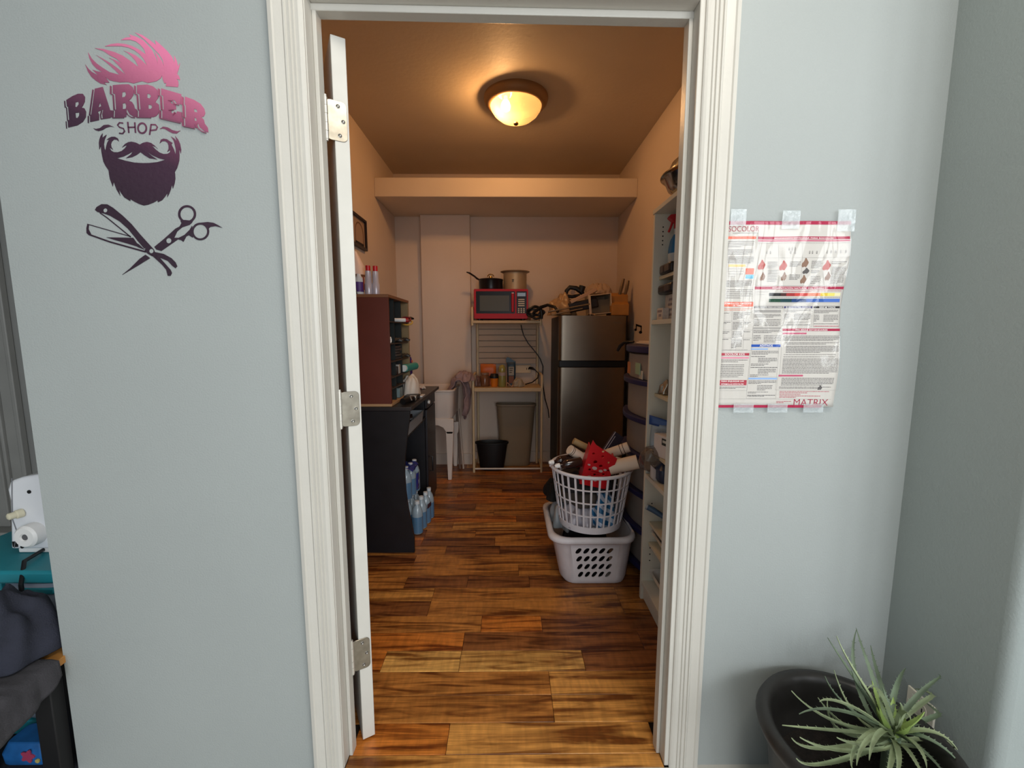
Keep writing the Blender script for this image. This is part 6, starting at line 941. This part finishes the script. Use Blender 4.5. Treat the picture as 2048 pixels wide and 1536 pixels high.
for z_ in (.905, .965, 1.05, 1.145, 1.262):
    m = MB(); m.box(hx0+.006, hx1-.004, hy0+.016, hy1-.016, z_-.006, z_); obj('shelf', m, M('dark pigeonhole shelf', '#3c312b', .5), ht)
for y_ in (1.322, 1.472):
    m = MB(); m.box(hx0+.006, hx1-.012, y_-.004, y_+.004, hz0+.014, hz1-.016); obj('divider', m, M('dark divider', '#161a18', .5), ht)
# items in the pigeonholes
sc = thing('scissors', 'black and yellow handled scissors sticking out of the top pigeonhole', 'scissors', (-.62, 1.54, 1.263))
for y_, c_, zz in ((1.50, 'red handle', 1.278), (1.545, 'yellow handle', 1.262)):
    m = MB(); m.tube([(-.610+.030*math.cos(a), y_+.016*math.sin(a), zz-.0+.014*math.sin(a)) for a in [2*PI*i/16 for i in range(16)]], .005, 8, closed=True); obj('handle', m, M(c_, {'red handle': '#7a2028', 'yellow handle': '#c9a04a'}[c_], .4), sc)
m = MB(); m.box(-.76, -.635, 1.518, 1.526, 1.2635, 1.270); obj('blade', m, CHROME, sc)
def small(name, lab, cat, mat, x0, x1, y0, y1, z0, z1, rz=0, bev=.003): return cbox(name, lab, cat, M(*mat) if isinstance(mat, tuple) else mat, x0, x1, y0, y1, z0, z1, bev, rz)
t = thing('tube', 'white tube with a red cap lying in the top pigeonhole of the hutch', 'tube', (-.63, 1.47, 1.2625)); m = MB(); m.cyl((-.66, 1.445, 1.2745), (-.60, 1.462, 1.2745), .0115, n=14); obj('body', m, WHITE, t); m = MB(); m.cyl((-.60, 1.462, 1.2745), (-.585, 1.466, 1.2745), .0122, n=14); obj('cap', m, M('red cap', '#a81f26', .4), t)
t = thing('razor', 'black hair tool with a hooked end in the top pigeonhole', 'hair tool', (-.62, 1.585, 1.263)); m = MB(); m.tube([(-.70, 1.58, 1.277), (-.62, 1.582, 1.282), (-.598, 1.59, 1.290), (-.585, 1.605, 1.288)], [.012, .013, .010, .005], 10); obj('body', m, BLACKP, t)
t = thing('tape_roll', 'white ring of tape at the front of a middle pigeonhole', 'tape', (-.645, 1.21, 1.146)); m = MB(); m.tube([(-.624, 1.212+.014*math.cos(a), 1.1635+.014*math.sin(a)) for a in [2*PI*i/28 for i in range(28)]], .0035, 8, closed=True); obj('ring', m, M('bright white ring', '#f2efea', .4), t)
for i, (y_, zz, lab) in enumerate(((1.36, 1.1455, 'tangle of dark clips in the middle pigeonhole of the hutch'), (1.53, 1.1455, 'dark hooked clip in the right pigeonhole of the third row'), (1.53, 1.0505, 'dark clip resting in the fourth row right pigeonhole'))):
    m = MB(); 
    for k_ in range(4): m.tube([(-.70+.02*k_, y_-.03, zz+.008), (-.66+.012*k_, y_+.01*k_, zz+.022+.006*nz(k_, i)), (-.62+.006*k_, y_+.03, zz+.010)], .0065, 6)
    tag(obj('hair_clips', m, M('dark grey clips', '#35322f', .4), loc=(-.66, y_, zz), kind='stuff'), lab, 'clips')
for i in range(5):
    small('comb_case', ['black flat comb case at the bottom of a stack of five in the hutch', 'black flat comb case second from the bottom of the stack', 'black flat comb case in the middle of the stack of five', 'black flat comb case second from the top of the stack', 'black flat comb case on top of the stack of five in the hutch'][i], 'case', ('grey black case', '#3a3a3c', .4), -.75, -.632+.004*(i % 2), 1.335, 1.455, 1.0508+.0158*i, 1.0508+.0150+.0158*i, .03*(i % 3-1))
tq = thing('spray_can', 'teal spray can lying across the lower pigeonholes of the hutch', 'can', (-.61, 1.60, .966)); m = MB(); m.tube([(-.625, 1.50, .990), (-.612, 1.60, .990), (-.600, 1.68, .990)], .0235, 20); obj('body', m, M('teal can', '#2f8f86', .35), tq)
m = MB(); m.tube([(-.627, 1.482, .990), (-.625, 1.50, .990)], .020, 18); obj('end_cap', m, M('white can end', '#d8dcd8', .4), tq); m = MB(); m.tube([(-.600, 1.68, .990), (-.597, 1.70, .990)], [.020, .010], 18); obj('nozzle', m, M('grey nozzle', '#3b4240', .4), tq)
vb = thing('bottle', 'violet bottle with an orange cap beside the hutch far end', 'bottle', (-.64, 1.72, .813)); m = MB(); m.lathe([(.027, .8135), (.029, .82), (.029, 1.02), (.022, 1.045), (.012, 1.05), (0, 1.05)], (-.66, 1.735, 0), 20); obj('body', m, M('violet bottle', '#3a2568', .35), vb); m = MB(); m.lathe([(.012, 1.05), (.013, 1.066), (0, 1.068)], (-.66, 1.735, 0), 16); obj('cap', m, M('grey violet cap', '#7c6c78', .4), vb); m = MB(); m.box(-.634, -.628, 1.722, 1.738, 1.008, 1.024); obj('orange_dot', m, M('orange dot', '#d8623a', .5), vb, bev=.002)
heap('tissue', M('white tissue', '#cfc6bb', .8), (-.605, 1.565, .8135), .052, .085, .125, 121.0, 'white crumpled bag on the desk in front of the hutch far end', 'bag', 5, .14)
small('box', 'small pale blue box in the lowest pigeonhole of the hutch', 'box', ('pale blue box', '#6f8184', .5), -.70, -.625, 1.375, 1.445, .8285, .885)
small('box', 'small white box standing on the low hutch shelf left of the teal can', 'box', ('white small box', '#a8a29a', .5), -.70, -.63, 1.39, 1.43, .9655, 1.02)
small('clipper', 'black hair clipper on the hutch shelf beside the small white box', 'clipper', ('black clipper', '#17161a', .35), -.74, -.628, 1.335, 1.375, .9655, 1.012)
cl_ = thing('hair_clipper', 'black and silver hair clipper lying on the desk front edge', 'clipper', (-.56, 1.30, .8125))
m = MB(); m.tube([(-.575, 1.235, .830), (-.560, 1.29, .832), (-.545, 1.35, .829)], [.017, .0175, .016], 14); obj('body', m, BLACKP, cl_); m = MB(); m.box(-.568, -.530, 1.355, 1.385, .816, .842); obj('blade', m, M('silver blade', '#c9c5bc', .25, .9), cl_, bev=.002); m = MB(); m.lathe([(.012, 0), (.012, .003), (.006, .004), (0, .004)], T=RT((-.545, 1.30, .836), ry=1.2), n=16); obj('dial', m, M('grey dial', '#8d8a84', .3), cl_)
small('box', 'flat dark box on the desk beside the clipper, at the desk front', 'box', ('dark grey box', '#2c2b2a', .5), -.61, -.535, 1.40, 1.50, .8125, .836)
ptn = thing('comb', 'white comb lying on the desk front edge beyond the dark box', 'comb', (-.53, 1.54, .8125)); m = MB(); m.box(-.545, -.525, 1.515, 1.60, .8127, .819); obj('spine', m, WHITE, ptn)
small('comb', 'brown comb at the far end of the desktop', 'comb', ('reddish comb', '#6a3a34', .5), -.66, -.60, 1.86, 1.875, .8125, .822)
hh = heap('tissue', M('small tissue', '#c9bdb2', .8), (-.61, 1.90, .8125), .03, .022, .02, 131.0, 'tiny crumpled tissue at the far end of the desktop', 'tissue', 5, .4)
tr_ = thing('tray', 'grey open tray with a dark roll on the keyboard shelf of the desk', 'tray', (-.58, 1.33, .648)); m = MB()
loft(m, [rr3(-.665, -.545, 1.20, 1.60, .006, .6490), rr3(-.675, -.538, 1.19, 1.61, .008, .712), rr3(-.677, -.536, 1.188, 1.612, .008, .715), rr3(-.668, -.544, 1.196, 1.604, .007, .714), rr3(-.660, -.552, 1.206, 1.594, .006, .654)], True, True); obj('tray_body', m, M('grey tray plastic', '#868a8e', .4), tr_)
rl = thing('tape_roll', 'dark brown roll lying in the grey desk tray', 'roll', (-.60, 1.45, .655)); m = MB(); m.tube([(-.635, 1.43, .688), (-.575, 1.45, .688)], .033, 22); obj('roll', m, M('dark brown roll', '#2a1a14', .35), rl, angle=40); m = MB(); m.tube([(-.575, 1.45, .688), (-.573, 1.4507, .688)], .013, 16); obj('core', m, M('tan core', '#a08a68', .6), rl, angle=40)
# on top of the hutch
z = hz1
for x, y_, lab in ((-.748, 1.275, 'white spray can with a red cap on the hutch, left of the pair'), (-.714, 1.29, 'white spray can with a red cap on the hutch, right of the pair')):
    t = thing('spray_can', lab, 'can', (x, y_, z), 'red capped spray cans on the hutch'); m = MB(); m.lathe([(.0195, z+.0008), (.0205, z+.004), (.0205, z+.062), (.0170, z+.068), (.0155, z+.128), (.012, z+.131), (0, z+.131)], (x, y_, 0), 24); obj('body', m, M('pale can', '#c2bcc4', .3, .2), t); m = MB(); m.lathe([(.0125, z+.129), (.0128, z+.157), (.011, z+.158), (0, z+.158)], (x, y_, 0), 20); obj('cap', m, M('red can cap', '#c01a22', .35), t)
pb = thing('bottle', 'white bottle with a purple label at the left of the spray cans', 'bottle', (-.80, 1.275, z)); m = MB(); m.lathe([(.022, z+.0008), (.024, z+.005), (.024, z+.085), (.012, z+.105), (.010, z+.115), (0, z+.116)], (-.80, 1.28, 0), 22); obj('body', m, WHITE, pb); m = MB(); m.lathe([(.0243, z+.02), (.0245, z+.072)], (-.80, 1.28, 0), 22); obj('label', m, M('purple label', '#5d3a7c', .5), pb); m = MB(); m.box(-.7752, -.770, 1.272, 1.276, z+.03, z+.10); obj('trim_line', m, M('red brown line', '#9a3a2a', .5), pb)
cn = thing('funnel_shade', 'pinkish white cone shade behind the purple labelled bottle on the hutch', 'shade', (-.85, 1.33, z)); m = MB(); m.lathe([(.018, z+.115), (.014, z+.0008), (.02, z+.0008), (.02, z+.11), (.072, z+.115), (.070, z+.122), (.03, z+.21), (.012, z+.245), (0, z+.247)], (-.842, 1.345, 0), 28); obj('shade', m, M('pinkish white plastic', '#d8c0b4', .45), cn)
bb_ = thing('bag', 'black upright bag at the left end of the hutch top', 'bag', (-.86, 1.25, z)); m = MB(); m.prism([[(-.96, z+.0008), (-.795, z+.0008), (-.80, z+.03), (-.832, z+.18), (-.85, z+.215), (-.88, z+.235), (-.95, z+.225)]], lambda a, b, d: (a, d, b), 1.195, 1.245); obj('bag_body', m, M('black bag cloth', '#1a191d', .8, nscale=20, namt=.2), bb_, bev=.008); m = MB(); m.cyl((-.842, 1.193, z+.175), (-.842, 1.196, z+.175), .005, n=10); obj('stud', m, CHROME, bb_)
# framed picture on the left wall
pf = thing('framed_print', 'black framed print with an arch drawing on the storeroom left wall', 'picture', (-1.0, 1.75, 1.76))
m = MB(); m.prism([[(1.50, 1.762), (2.00, 1.762), (2.00, 1.965), (1.50, 1.965)], [(1.515, 1.777), (1.985, 1.777), (1.985, 1.95), (1.515, 1.95)]], lambda a, b, d: (d, a, b), -.998, -.976); obj('frame', m, M('dark frame', '#2a1c16', .4), pf, bev=.001)
m = MB(); m.box(-.997, -.990, 1.513, 1.987, 1.775, 1.952); pr = obj('print', m, M('tan print', '#a08672', .5), pf)
m = MB(); m.prism([[(1.80, 1.785)]+[(1.88+.08*math.cos(a), 1.86+.07*math.sin(a)) for a in [PI-PI*i/10 for i in range(11)]]+[(1.96, 1.785), (1.95, 1.785)]+[(1.88+.07*math.cos(a), 1.86+.06*math.sin(a)) for a in [PI*i/10 for i in range(11)]]+[(1.81, 1.785)]], lambda a, b, d: (d, a, b), -.9902, -.9892); obj('arch_drawing', m, M('brown drawing', '#6b4c3a', .6), pr, smooth=False)
m = MB(); m.box(-.9902, -.9892, 1.80, 1.96, 1.779, 1.80); obj('dark_base', m, M('black print', '#191513', .6), pr, smooth=False)
# ---------------------------------------------------------------- water bottles under the desk
CLR = M('clear bottle plastic', '#b4c6d2', .1, alpha=.62, coat=1, bump=.15, bscale=70); BLB = M('light blue water label', '#557d9e', .25, alpha=.92, coat=.6); BLD = M('dark blue film', '#26307e', .25, coat=.5)
def bottle(x, y, z, lab, h=.205, r=.032, low=False, group=None):
    t = thing('water_bottle', lab, 'bottle', (x, y, z), group); m = MB()
    m.lathe([(r*.75, .001), (r*.98, .008), (r, .02), (r*.94, .05), (r, .055), (r, h*.58), (r*.97, h*.66), (r*.75, h*.78), (r*.42, h*.87), (r*.36, h*.90), (r*.36, h*.94), (0, h*.94)], (x, y, z), 20); obj('body', m, CLR, t, angle=60)
    m = MB(); m.lathe([(r*.43, h*.905), (r*.43, h*.995), (0, h)], (x, y, z), 16); obj('cap', m, M('white bottle cap', '#cfd3d6', .4), t)
    m = MB(); m.lathe([(r*1.012, .012 if low else .06), (r*1.02, h*.30), (r*1.012, h*.54)], (x, y, z), 20); obj('label', m, BLB, t); return t
b0 = bottle(-.548, 1.395, 0, 'clear water bottle on the floor, nearest the curved desk panel in the front row', low=True, group='water bottles under the desk')
k_ = 0
for i, (dx, dy, lab) in enumerate(((.010, .072, 'clear water bottle on the floor, second from the curved desk panel in the front row'), (.022, .144, 'clear water bottle on the floor, third from the curved desk panel in the front row'), (.030, .216, 'clear water bottle on the floor, farthest back in the front row'), (-.066, .03, 'clear water bottle in the second floor row, nearest the desk panel'), (-.058, .105, 'clear water bottle second in the row behind the front bottles'), (-.048, .18, 'clear water bottle third in the row behind the front bottles'))):
    dup(b0, (b0.location.x+dx, b0.location.y+dy, 0), lab, 'water bottles under the desk')
for i, (x, y_, lab) in enumerate(((-.612, 1.41, 'water bottle standing on the lower bottles, nearest the curved desk panel'), (-.602, 1.482, 'water bottle on the lower bottles, second from the curved desk panel'), (-.594, 1.554, 'water bottle on the lower bottles, farthest from the curved desk panel'), (-.676, 1.45, 'water bottle at the back of the upper layer by the desk panel'), (-.668, 1.525, 'water bottle at the back of the upper layer, farther from the desk panel'))):
    dup(b0, (x, y_, .206), lab, 'water bottles under the desk')
fw = thing('wrapping_film', 'dark blue printed wrapping film around the upper water bottles', 'film', (-.60, 1.45, .206))
m = MB(); m.surf(lambda u, v: (-.70+.135*u, 1.375+.16*v+.01*u, .412+.008*math.sin(u*9)-.03*max(0, u-.6)*2.5+.008*nz(u*5, v*5)), 14, 12); obj('top_film', m, BLD, fw, solid=.001)
m = MB(); m.surf(lambda u, v: (-.569+.010*u*0+.008*math.sin(u*3), 1.485+.065*u, .235+.105*v), 8, 6); sf = obj('side_film', m, BLD, fw, solid=.001)
mb_ = fit_text('W', 0, 0, .030, .030, lambda a, b: (-.5635+.004, 1.497+a, .297-b), .01); obj('lettering', mb_, M('white letter', '#d8dce4', .5), sf, smooth=False, kind='stuff')
m = MB(); m.surf(lambda u, v: (-.5045+.012*u, 1.49+.055*u, .112+.026*v), 6, 3); obj('dark_print', m, M('maroon print', '#3a2230', .5), fw, solid=.001)
